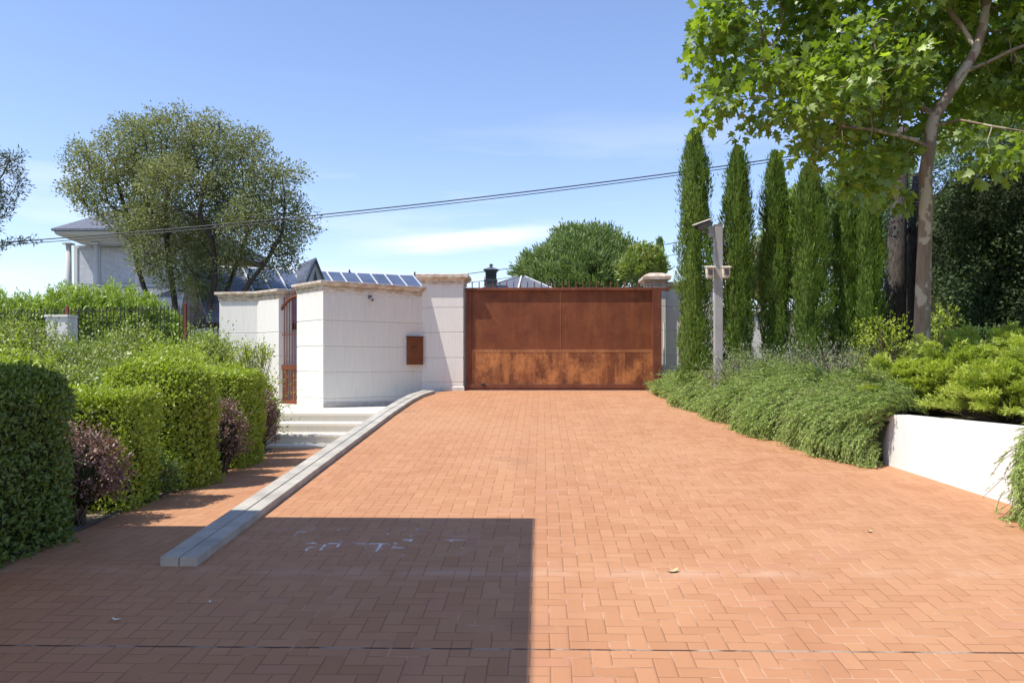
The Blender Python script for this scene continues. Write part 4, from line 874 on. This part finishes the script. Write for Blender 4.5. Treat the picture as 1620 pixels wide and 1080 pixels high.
tpl = [(-1, main_), (6, [PT(u, v, YT+o) for u, v, o in ((1450, 222, -.1), (1420, 214, -.2), (1380, 205, -.3), (1330, 200, -.3))]), (8, [PT(u, v, YT+o) for u, v, o in ((1440, 160, .2), (1390, 130, .3), (1320, 110, .3), (1250, 100, .2))]),
       (10, [PT(u, v, YT+o) for u, v, o in ((1560, 100, -.2), (1600, 80, -.3), (1650, 60, -.3))]), (11, [PT(u, v, YT+o) for u, v, o in ((1520, 40, .1), (1480, -10, .2), (1420, -40, .2))]), (7, [PT(u, v, YT+o) for u, v, o in ((1520, 190, -.4), (1570, 200, -.7), (1630, 210, -.8))])]
pt = tree('plane_tree', tuple(main_[0]), tpl, att, 'plane tree with mottled trunk and broad bright green leaves, right of the drive', 'plane tree', L_PLANE, B_PLANE, .16, 1.6, .195, .0038, 2.25, 26, .112, .25, T_PLANE, rmin=.02, rcap=.065, hang=.25, tipr=1.75, upl=.6, gap=(1.6, -.28))
# smooth main trunk
rad_ = list(np.interp(range(len(tk)), [0, 3, 7, 9, 12, 14], [.10, .080, .072, .064, .052, .04]))
MB().tube(main_, rad_, 14).build('trunk', B_PLANE, pt, smooth=True)
# stone pine behind the gate : dome of tufts
def dome_tree(name, L, Y, label, cat, mat, tufts, per, size, zb, trunkw, group=None, T=T_SPRAY, shoot=.4, up=.9, seed=0):
    c = PT(L[0][0], L[0][1], Y); t = thing(name, (c[0], c[1], zb), label, cat, group)
    allP = []; allA = []; allN = []; tn = []
    w = np.array([l[2]**2 for l in L], float); w /= w.sum()
    for k, l in enumerate(L):
        off = l[3] if len(l) > 3 else 0
        cc = PT(l[0], l[1], Y+off); R = l[2]*(Y+off)/FPX; n = int(tufts*w[k])
        U = sph(n*2); U = U[(U[:, 2] > -.45)][:n]; n = len(U); tip = cc+U*R*(rng.uniform(.75, 1.0, n)*(1+.1*nz(U*3, 1.5, seed+k)))[:, None]
        d = unit(U+np.array((0, 0, up))+sph(n)*.2); s = rng.random((n, per)); P = (tip[:, None]+d[:, None]*(shoot*s)[:, :, None]).reshape(-1, 3)+rng.normal(size=(n*per, 3))*size*.35
        allP.append(P); allA.append(unit(np.repeat(d, per, 0)+sph(n*per)*.65)); allN.append(unit(np.repeat(U, per, 0)+sph(n*per)*.5)); tn.append(np.clip(np.repeat(rng.random(n), per)*.6+rng.random(n*per)*.4, 0, 1))
    P = np.vstack(allP); leaves('crown', mat, t, P, np.vstack(allA), np.vstack(allN), size*rng.uniform(.7, 1.2, len(P)), T, np.concatenate(tn))
    m = MB(); c0 = np.array((c[0], c[1], zb)); fk = np.array((c[0], c[1], c[2]-(c[2]-zb)*.35)); m.tube([c0, c0*.5+fk*.5+np.array((.06, 0, 0)), fk], [trunkw, trunkw*.85, trunkw*.7], 10)
    for l in L: q = PT(l[0], l[1], Y+(l[3] if len(l) > 3 else 0)); m.tube([fk-np.array((0, 0, .1)), fk*.5+q*.5+np.array((0, 0, -.1)), q], [trunkw*.5, trunkw*.35, trunkw*.15], 6)
    m.build('trunk', B_DARK, t, smooth=True)
    return t
dome_tree('stone_pine', [(925, 415, 46), (945, 410, 44, .5), (885, 425, 34), (855, 432, 28), (838, 436, 19), (975, 425, 38), (905, 405, 36, .8), (1000, 432, 26), (930, 440, 50, -.6), (880, 445, 36, -.6), (975, 448, 36, -.5)], 34, 'wide domed stone pine rising behind the rusty gate', 'pine tree', L_PINE, 3400, 16, .20, 1.2, .25, shoot=.38)
dome_tree('magnolia_tree', [(1018, 418, 20), (1030, 428, 18, .3), (1005, 432, 20, -.3), (1036, 412, 9)], 29, 'small yellow green broadleaf tree between the stone pine and the distant cypress', 'tree', L_SHRUB, 520, 14, .13, 1.2, .1, T=T_LEAF, shoot=.3, seed=50)
# spiky grey plants just over the gate
def rosette(x, y, z0, h, label, mat, n, L, w, group, name='spiky_plant'):
    t = thing(name, (x, y, z0), label, 'plant', group)
    k = 6; P = []; A = []; N = []; 
    m = MB(); m.tube([(x, y, z0), (x, y, z0+h*.6)], [.08, .06], 8); m.build('stem', B_DARK, t)
    th = rng.random(n)*6.28; el = rng.uniform(-.1, 1.45, n); d = np.c_[np.cos(th)*np.cos(el), np.sin(th)*np.cos(el), np.sin(el)]
    P = np.tile(np.array((x, y, z0+h*.6)), (n, 1))+d*.04+np.c_[np.zeros(n), np.zeros(n), rng.uniform(-h*.25, h*.08, n)]
    TT = (np.array([(0, -.035, 0), (0, .035, 0), (.5, .04, .02), (.5, -.04, .02), (1, 0, -.06)]), [(0, 3, 2, 1), (3, 4, 2)])
    leaves('leaves', mat, t, P, d, np.tile(np.array((0, 0, 1.)), (n, 1))+sph(n)*.2, L*rng.uniform(.8, 1.1, n), TT)
    return t
G_Y = 'spiky pale plants showing above the gate'
for i, (u, v, lb) in enumerate([(905, 447, 'spiky pale yucca above the gate, leftmost of the row'), (934, 449, 'spiky yucca above the middle of the gate'), (962, 446, 'spiky yucca above the gate right of its middle'), (990, 448, 'pale spiky plant above the gate below the pine'), (1012, 450, 'spiky plant over the gate just left of the pillar cap'), (872, 452, 'small spiky plant over the gate at the pine edge')]):
    x = PX(u, 19.); zt = PZ(v, x, 19.); rosette(x, 19., 1.2, zt-1.2, lb, L_AGAVE, 110, .55, .03, G_Y)
# ---------- dark hedge wall, rough trunk, lime tree at right
def leafwall(name, x0, x1, y, zb, ztf, label, mat, n, size, seed, dep=.8):
    t = thing(name, ((x0+x1)/2, y, zb), label, 'hedge')
    X = rng.uniform(x0, x1, n); s = rng.random(n); ZT = np.array([ztf(a) for a in X]); Z = zb+s*(ZT-zb)
    bulge = .35*nz(np.c_[X, X*0, Z], 1.5, seed)+.12*nz(np.c_[X, X*0, Z], 5, seed+1)-.5*np.clip(s-.8, 0, 1)*-3
    Y = y+rng.random(n)**1.6*.3-bulge
    d = unit(np.c_[rng.normal(size=n)*.4, -np.ones(n)*.6, rng.normal(size=n)*.4+.1]+sph(n)*.5)
    nn = unit(np.c_[np.zeros(n), -np.ones(n)*.8, np.ones(n)*.4]+sph(n)*.6)
    leaves('foliage', mat, t, np.c_[X, Y, Z], d, nn, size*rng.uniform(.6, 1.3, n), T_LEAF, np.clip(rng.random(n)*.8+.2*nz(np.c_[X, Y, Z], 3, seed+2), 0, 1))
    gx = np.linspace(x0+.55, x1, 24); P = []
    for a in gx:
        for q in np.linspace(0, 1, 8):
            z = zb+q*(ztf(a)-zb-.15); b = .35*float(nz(np.array([[a, 0, z]]), 1.5, seed)[0]); P.append((a, y+.32-b, z))
    P += [(a, y+1.6, zb) for a in gx]+[(a, y+1.6, ztf(a)-.3) for a in gx]
    F = [(i*8+j, (i+1)*8+j, (i+1)*8+j+1, i*8+j+1) for i in range(23) for j in range(7)]; o = 24*8
    F += [(o+i, o+24+i, o+25+i, o+i+1) for i in range(23)]+[(i*8+7, (i+1)*8+7, o+24+i+1, o+24+i) for i in range(23)]
    F += [tuple(range(8))+(o+24, o), tuple(23*8+j for j in range(7, -1, -1))+(o+23, o+47)]
    MB().add(P, F).build('inner_growth', CORE, t)
    return t
YI = 13.2; xi0 = PX(1478, YI)
leafwall('tall_hedge', xi0, xi0+6.5, YI, 1.2, lambda x: 4.4+.55*min(1.6, (x-xi0))+.2*math.sin(x*4), 'tall dark ivy covered hedge filling the right edge behind the plane tree', L_IVY, 52000, .075, 70)
att = lobes([(1420, 345, 40), (1450, 320, 45, .4), (1500, 300, 60, 1), (1560, 260, 60, 1.2), (1400, 360, 28, -.3), (1600, 290, 60, 1), (1470, 360, 30, .3)], 15.2, 520, 1.2)
b0 = PT(1418, 560, 14.6); b0[2] = 1.2
ct = tree('cedar_tree', tuple(b0), [(-1, [b0, PT(1420, 470, 14.7), PT(1423, 385, 14.8)])], att, 'old conifer with thick rough grey trunk left of the plane trunk', 'conifer tree', L_CEDAR, B_ROUGH, .22, 3, .25, .007, 2.3, 40, .10, .22, T_SPRAY, rmin=.04, rcap=.15)
zz = [PT(1413, 560, 14.6), PT(1414, 500, 14.6), PT(1417, 440, 14.65), PT(1419, 380, 14.7), PT(1424, 300, 14.9), PT(1430, 200, 15)]; zz[0][2] = 1.1
MB().tube(zz, [.26, .20, .18, .16, .13, .09], 16).build('trunk', B_ROUGH, ct, smooth=True)
zz = [PT(1443, 560, 15.1), PT(1442, 500, 15.1), PT(1440, 440, 15.1), PT(1444, 385, 15.1), PT(1450, 280, 15.2)]; zz[0][2] = 1.1
MB().tube(zz, [.19, .15, .13, .11, .07], 14).build('trunk', B_ROUGH, ct, smooth=True)
dome_tree('pale_pine', [(1600, 190, 70), (1570, 215, 40), (1640, 150, 80), (1520, 250, 36, .4), (1680, 220, 80), (1600, 120, 50, .8)], 17.5, 'pale yellow green tree above the dark hedge at the right edge', 'tree', L_LIME, 2200, 14, .13, 1.2, .18, shoot=.3, seed=80, T=T_SPRAY)
bush('sunlit_shrub', (PX(1490, 12.6), 12.6, 1.9), (.30, .25, .65), 'small sunlit shrub at the foot of the dark hedge, right of the plane trunk', 'shrub', L_HEDGE, 160, 8, .06, seed=90, z0=1.25, shoot=.25)
bush('sunlit_shrub', (PX(1400, 13.4), 13.4, 1.85), (.35, .25, .55), 'thin leafy shrub at the foot of the rough trunk', 'shrub', L_HEDGE, 220, 8, .055, seed=91, z0=1.25, shoot=.3)
# trees beyond the right railing
G_R = 'trees beyond the right railing'
dome_tree('backdrop_tree', [(1265, 350, 34), (1290, 380, 40), (1240, 400, 30)], 22, 'light green tree behind the fourth cypress', 'tree', L_BRIGHT, 800, 14, .14, 1.2, .12, G_R, seed=95)
dome_tree('backdrop_tree', [(1345, 350, 45), (1380, 330, 60), (1330, 400, 50), (1390, 410, 50)], 20, 'dark tree filling the gap behind the last cypresses', 'tree', L_PINE, 1500, 14, .15, 1.2, .15, G_R, seed=96)
dome_tree('backdrop_tree', [(1205, 430, 26), (1215, 460, 30), (1255, 455, 30), (1190, 470, 22)], 20, 'low grey green bush behind the railing between the second and third cypresses', 'bush', L_OAK, 500, 14, .13, 1.2, .08, G_R, T=T_LEAF, seed=97)
# ---------- junipers
def juniper(x, y, r, h, label, n=170, per=60, seed=0, mat=None, size=.052, group='spreading junipers in the raised bed'):
    z0 = bedz(x, y); t = thing('juniper_shrub', (x, y, z0), label, 'juniper', group)
    th = rng.random(n)*2*np.pi; el = rng.uniform(.12, 1.2, n); L = r*(.55+.5*rng.random(n))*np.interp(el, [0, 1.2], [1.08, .75])
    hd_ = np.c_[np.cos(th), np.sin(th)]
    s = rng.random((n, per))**.55; s = .15+.85*s
    hor = s*L[:, None]*np.cos(el*.7)[:, None]; ver = h*np.sin(el)[:, None]*(1-(1-s)**1.8)*rng.uniform(.7, 1.05, n)[:, None]
    X = x+hor*hd_[:, 0:1]; Yy = y+hor*hd_[:, 1:2]; Z = z0+.05+ver
    side = rng.uniform(-1, 1, (n, per))*.10*(1.1-s*.6); X -= side*hd_[:, 1:2]; Yy += side*hd_[:, 0:1]; Z += rng.uniform(-.02, .03, (n, per))
    P = np.c_[X.ravel(), Yy.ravel(), Z.ravel()]
    d = np.repeat(np.c_[hd_, np.zeros(n)], per, 0); sd_ = np.c_[-d[:, 1], d[:, 0], np.zeros(n*per)]*np.sign(side.ravel())[:, None]
    A = unit(d*.8+sd_*.5+np.array((0, 0, .45))+sph(n*per)*.35); NN = unit(np.array((0, 0, 1))+sph(n*per)*.5)
    sub = 4; P2 = np.repeat(P, sub, 0)+np.repeat(A, sub, 0)*rng.uniform(-.03, .03, (n*per*sub, 1))+rng.normal(size=(n*per*sub, 3))*.008
    A2 = unit(np.repeat(A, sub, 0)+sph(n*per*sub)*.55)
    tn = np.clip(np.repeat(rng.random(n), per*sub)*.4+np.repeat(s.ravel(), sub)*.35+rng.random(n*per*sub)*.3, 0, 1)
    leaves('foliage', mat or L_JUN, t, P2, A2, np.repeat(NN, sub, 0), size*rng.uniform(.6, 1.2, n*per*sub), T_SPRAY, tn)
    k = n; base = np.tile(np.array((x, y, z0)), (k, 1)); end = np.c_[x+L*.7*np.cos(el*.7)*hd_[:, 0], y+L*.7*np.cos(el*.7)*hd_[:, 1], z0+.02+h*np.sin(el)*.8]
    segtubes('branches', B_TWIG, t, base, end, np.full(k, .012), np.full(k, .004), 4)
    return t
jl = [(4.05, 9.45, .62, .66, 'leftmost juniper, overlapping the top of the large hanging rosemary'), (4.55, 8.25, .75, .56, 'juniper just above the bare stretch of white retaining wall'), (5.35, 8.5, 1.0, .98, 'bright juniper above the white wall near the right edge'), (4.6, 9.35, .85, .85, 'juniper just behind the rosemary, in front of the plane trunk'),
      (6.3, 8.8, 1.1, 1.15, 'tall bright juniper mound right of the plane trunk'), (7.3, 8.6, 1.05, 1.15, 'juniper mound at the right edge of the picture'), (4.85, 7.35, .60, .40, 'low juniper trailing over the wall at lower right'), (5.6, 7.2, .85, .52, 'juniper behind the hanging rosemary at the right edge'), (6.6, 10.8, 1.1, .75, 'rear juniper under the dark hedge'), (5.4, 10.2, .95, .95, 'rear juniper beside the foot of the plane tree'), (4.35, 10.6, .7, .55, 'small juniper between the rosemary and the plane tree')]
for i, (x, y, r_, h_, lb) in enumerate(jl): juniper(x, y, r_, h_, lb, 150, 60, i)
# ---------- rosemary
def rosemary(y0, y1, label, n, group='trailing rosemary along the driveway edge', up=.35, reach=.34, back=.8, per=22, size=.032):
    ym = (y0+y1)/2; t = thing('rosemary_bush', (wallx(ym)+.3, ym, 1.17), label, 'rosemary', group)
    # mound surface: cross-section angle a from the back (0) over the top to the ground at the front (1)
    nm = max(2, int((y1-y0)/.45)); mc = np.linspace(y0+.2, y1-.2, nm)+rng.uniform(-.1, .1, nm); mh = rng.uniform(.75, 1.2, nm); mo = rng.uniform(.7, 1.3, nm)
    def surf(a, y, dep=1.0):
        env = np.sqrt(np.clip(1-(np.abs(y-ym)/((y1-y0)/2+.06))**2.4, .05, 1))
        lump = 1+.30*nz(np.c_[a*2.2, y*1.0, a*0+ym], 4.2, int(ym*7))
        w = np.array([wallx(q) for q in y]); g = np.array([gz(q) for q in y]); top = 1.17+up*env*lump*dep; rc = reach*1.2*env**1.5*lump*dep
        # control points: back, crest, shoulder, belly, foot
        xs_ = np.stack((w+back, w+back*.45, w+.02, w-rc*.75, w-rc, w-rc*.75)); zs_ = np.stack((1.2+.0*g, top, 1.12+up*.62*env, 1.17-.10*(1.17-g), g+.42*(1.17-g), g+.03+0*g))
        f = np.clip(a, 0, .9999)*5; k = f.astype(int); r = f-k; ii = np.arange(len(a)); r = r*r*(3-2*r)*.35+r*.65
        return np.c_[xs_[k, ii]*(1-r)+xs_[k+1, ii]*r, y, zs_[k, ii]*(1-r)+zs_[k+1, ii]*r]
    a = rng.random(n)**.9; y = rng.uniform(y0+.02, y1-.02, n); P0 = surf(a, y, rng.uniform(.72, 1.0, n)); P1 = surf(np.minimum(a+.05, .999), y)
    tg = unit(P1-surf(np.maximum(a-.05, 0), y)+1e-6); nr = unit(np.c_[-np.abs(tg[:, 2])*1.0-.1, (y-ym)*.5/(y1-y0), np.maximum(-tg[:, 0], 0)+.15])
    fan = .7*nz(P0, 7, int(ym*5))+rng.normal(size=n)*.2
    d0 = unit(nr*.9+tg*.35+np.c_[np.zeros(n), fan, np.full(n, .25)+.5*(1-a)]); d1 = unit(tg*1.0+nr*.35+np.array((0, 0, .7))*np.clip(1-1.6*a, 0, 1)[:, None]+np.c_[np.zeros(n), fan*.6, -.75*a])
    L = rng.uniform(.14, .36, n)*(1+.6*(rng.random(n) < .08)); s = np.sort(rng.random((n, per)), 1)
    Q = P0[:, None]+(d0[:, None]*(s*(1-.5*s))[:, :, None]+d1[:, None]*(.5*s*s)[:, :, None])*L[:, None, None]
    gnd = np.array([gz(q) for q in y]); Q[:, :, 2] = np.maximum(Q[:, :, 2], gnd[:, None]+.015+.02*rng.random((n, 1)))
    td = unit(d0[:, None]*(1-s)[:, :, None]+d1[:, None]*s[:, :, None]); m = n*per; sub = 2
    Pf = np.repeat(Q.reshape(-1, 3), sub, 0)+rng.normal(size=(m*sub, 3))*.003; A = unit(np.repeat(td.reshape(-1, 3), sub, 0)*.9+sph(m*sub)*.7)
    tn = np.clip(np.repeat(rng.random(n), per*sub)*.5+np.repeat(s.ravel(), sub)*.5+rng.random(m*sub)*.15-.08, 0, 1)
    TT = (np.array([(0, -.12, 0), (0, .12, 0), (1, 0, 0)]), [(0, 1, 2)])
    leaves('foliage', L_ROSE, t, Pf, A, sph(m*sub), size*rng.uniform(.7, 1.2, m*sub), TT, tn)
    st = Q[:, ::7]; segtubes('stems', B_TWIG, t, st[:, :-1].reshape(-1, 3), st[:, 1:].reshape(-1, 3), np.full(st[:, 1:].size//3, .0025), np.full(st[:, 1:].size//3, .002), 3)
    q = MB(); ya = np.linspace(y0+.06, y1-.06, 12); aa = np.linspace(.02, .98, 10); G = [surf(aa, np.full(10, yy_), .80)*1.0 for yy_ in ya]
    for g_ in G: g_[:, 0] += .05; g_[:, 2] -= .03
    q.add(np.vstack(G), [(10*i+j_, 10*i+j_+1, 10*i+11+j_, 10*i+10+j_) for i in range(11) for j_ in range(9)]); q.build('inner_growth', CORE3, t)
    return t
rl = [(8.8, 10.32, 'large trailing rosemary hanging down beside the bare white wall', 560), (10.3, 11.7, 'rosemary mound, second from the bare white wall', 480), (11.68, 13.0, 'rosemary mound in the middle of the row, in front of the cypresses', 420), (12.98, 14.5, 'rosemary mound near the gate end, below the security post', 380), (14.48, 16.2, 'last rosemary mound touching the right gate post', 340)]
for i, (a, b, lb, n) in enumerate(rl): rosemary(a, b, lb, int((b-a)*2700), up=(.30, .42, .52, .58, .50)[i], reach=(.36, .38, .38, .34, .28)[i], back=(.40, .7, 1.1, 1.3, 1.3)[i])
rosemary(5.6, 6.72, 'rosemary hanging over the white wall at the right edge of the picture', 4200, up=.30, reach=.34, back=.6)
for i, (u, v, Y, lb) in enumerate([(1215, 548, 12.6, 'grey lavender with thin stalks behind the rosemary, left clump'), (1262, 542, 12.4, 'grey lavender clump in front of the fourth cypress'), (1310, 545, 12.4, 'grey lavender clump in front of the last cypresses'), (1170, 566, 12.8, 'low grey lavender beside the security post'), (1350, 548, 12.0, 'grey lavender clump left of the rough trunk')]):
    x = PX(u, Y); zt = PZ(v, x, Y); z0 = bedz(x, Y)
    bush('lavender', (x, Y, z0+.18), (.42, .35, .22), lb, 'lavender', L_LAV, 200, 10, .045, T=T_SPRAY, group='grey lavender behind the rosemary', seed=100+i, z0=z0, shoot=max(.22, (zt-z0)*.75), up=1.1, low=0)
# ---------- debris on the paving
def dryleaf(x, y, z, s, label, mat, cat='leaf', name='fallen_leaf', group='dry leaves fallen on the paving'):
    t_ = (T_PLANE if s > .04 else T_LEAF); V = t_[0].copy(); V[:, 2] += .25*V[:, 1]**2+.12*np.sin(V[:, 0]*4); a = rng.random()*6.28
    V = V*s; R = np.array(((math.cos(a), -math.sin(a), 0), (math.sin(a), math.cos(a), 0), (0, 0, 1))); V = V@R.T
    m = MB().add(V, t_[1]); o = m.build(name, mat); o.location = (x, y, z+.012); o.rotation_euler = (rng.uniform(-.3, .3), rng.uniform(-.3, .3), 0)
    sl = o.modifiers.new('thickness', 'SOLIDIFY'); sl.thickness = .0015
    return setp(o, label, cat, group)
def ground_at(u, v, plane='d'):
    a = (u-U0)/FPX; b = (V0-v)/FPX
    for Y in np.linspace(2.5, 17, 3000):
        X = PX(u, Y); z = PZ(v, X, Y)
        if z <= (gz(Y) if plane == 'd' else pz(Y)) : continue
        return X, Y, (gz(Y) if plane == 'd' else pz(Y))
    return None
def gpoint(u, v):
    lo, hi = 2.5, 16.3
    for _ in range(50):
        mi = (lo+hi)/2; X = PX(u, mi)
        if PZ(v, X, mi) > gz(mi): lo = mi
        else: hi = mi
    return PX(u, lo), lo, gz(lo)
def gp2(u, v):
    # point of the sloping brick plane below pixel (u, v)
    best = None
    for Y in np.arange(2.6, 16.3, .01):
        X = PX(u, Y); e_ = abs(PZ(v, X, Y)-gz(Y))
        if best is None or e_ < best[0]: best = (e_, X, Y)
    return best[1], best[2], gz(best[2])
M_PALE = plain('pale_litter', (.75, .73, .68), .8)
q = gp2(1068, 906); dryleaf(*q, .085, 'curled cream dry leaf lying on the sunlit paving right of centre', L_DRY)
q = gp2(182, 983); dryleaf(*q, .045, 'small pale leaf on the shaded paving at lower left', M_PALE)
q = gp2(331, 956); dryleaf(*q, .03, 'tiny white leaf on the shaded paving below the kerb end', M_PALE)
q = gp2(402, 986); dryleaf(*q, .03, 'tiny brown leaf on the shaded paving below the kerb', L_DRY)
for i, (u, v) in enumerate([(1362, 738), (1375, 737), (1388, 741), (1345, 733), (1140, 663), (1135, 660), (1225, 694), (1378, 843), (1300, 721)]):
    q = gp2(u, v); dryleaf(*q, .035+.02*random.random(), ({0: 'second from left of four dry leaves beside the bare white wall end', 1: 'third from left of four dry leaves beside the bare white wall end', 2: 'rightmost of four dry leaves beside the bare white wall end', 3: 'leftmost of four dry leaves beside the bare white wall end', 4: 'right one of two dry leaves below the rosemary near the gate', 5: 'left one of two dry leaves below the rosemary near the gate'}[i] if i < 6 else 'single dry leaf by the foot of the middle rosemary mound' if i == 6 else 'dry leaf on the paving just short of the hanging rosemary') if i != 7 else 'small dry leaf alone on the sunlit paving at right', L_DRY)
# irrigation hose along bed edge
hp = [(BEDX(y)+.03*math.sin(y*2.3)-.02, y, pz(y)+.022) for y in np.arange(5.6, 12.3, .25)]
m = MB().tube(hp, .009, 6); L0 = hp[0]
o = MB().add([(p[0]-L0[0], p[1]-L0[1], p[2]-L0[2]) for p in m.v], m.f).build('garden_hose', M_CABLE, None, smooth=True); o.location = L0
setp(o, 'thin dark irrigation hose lying along the foot of the hedges', 'hose')
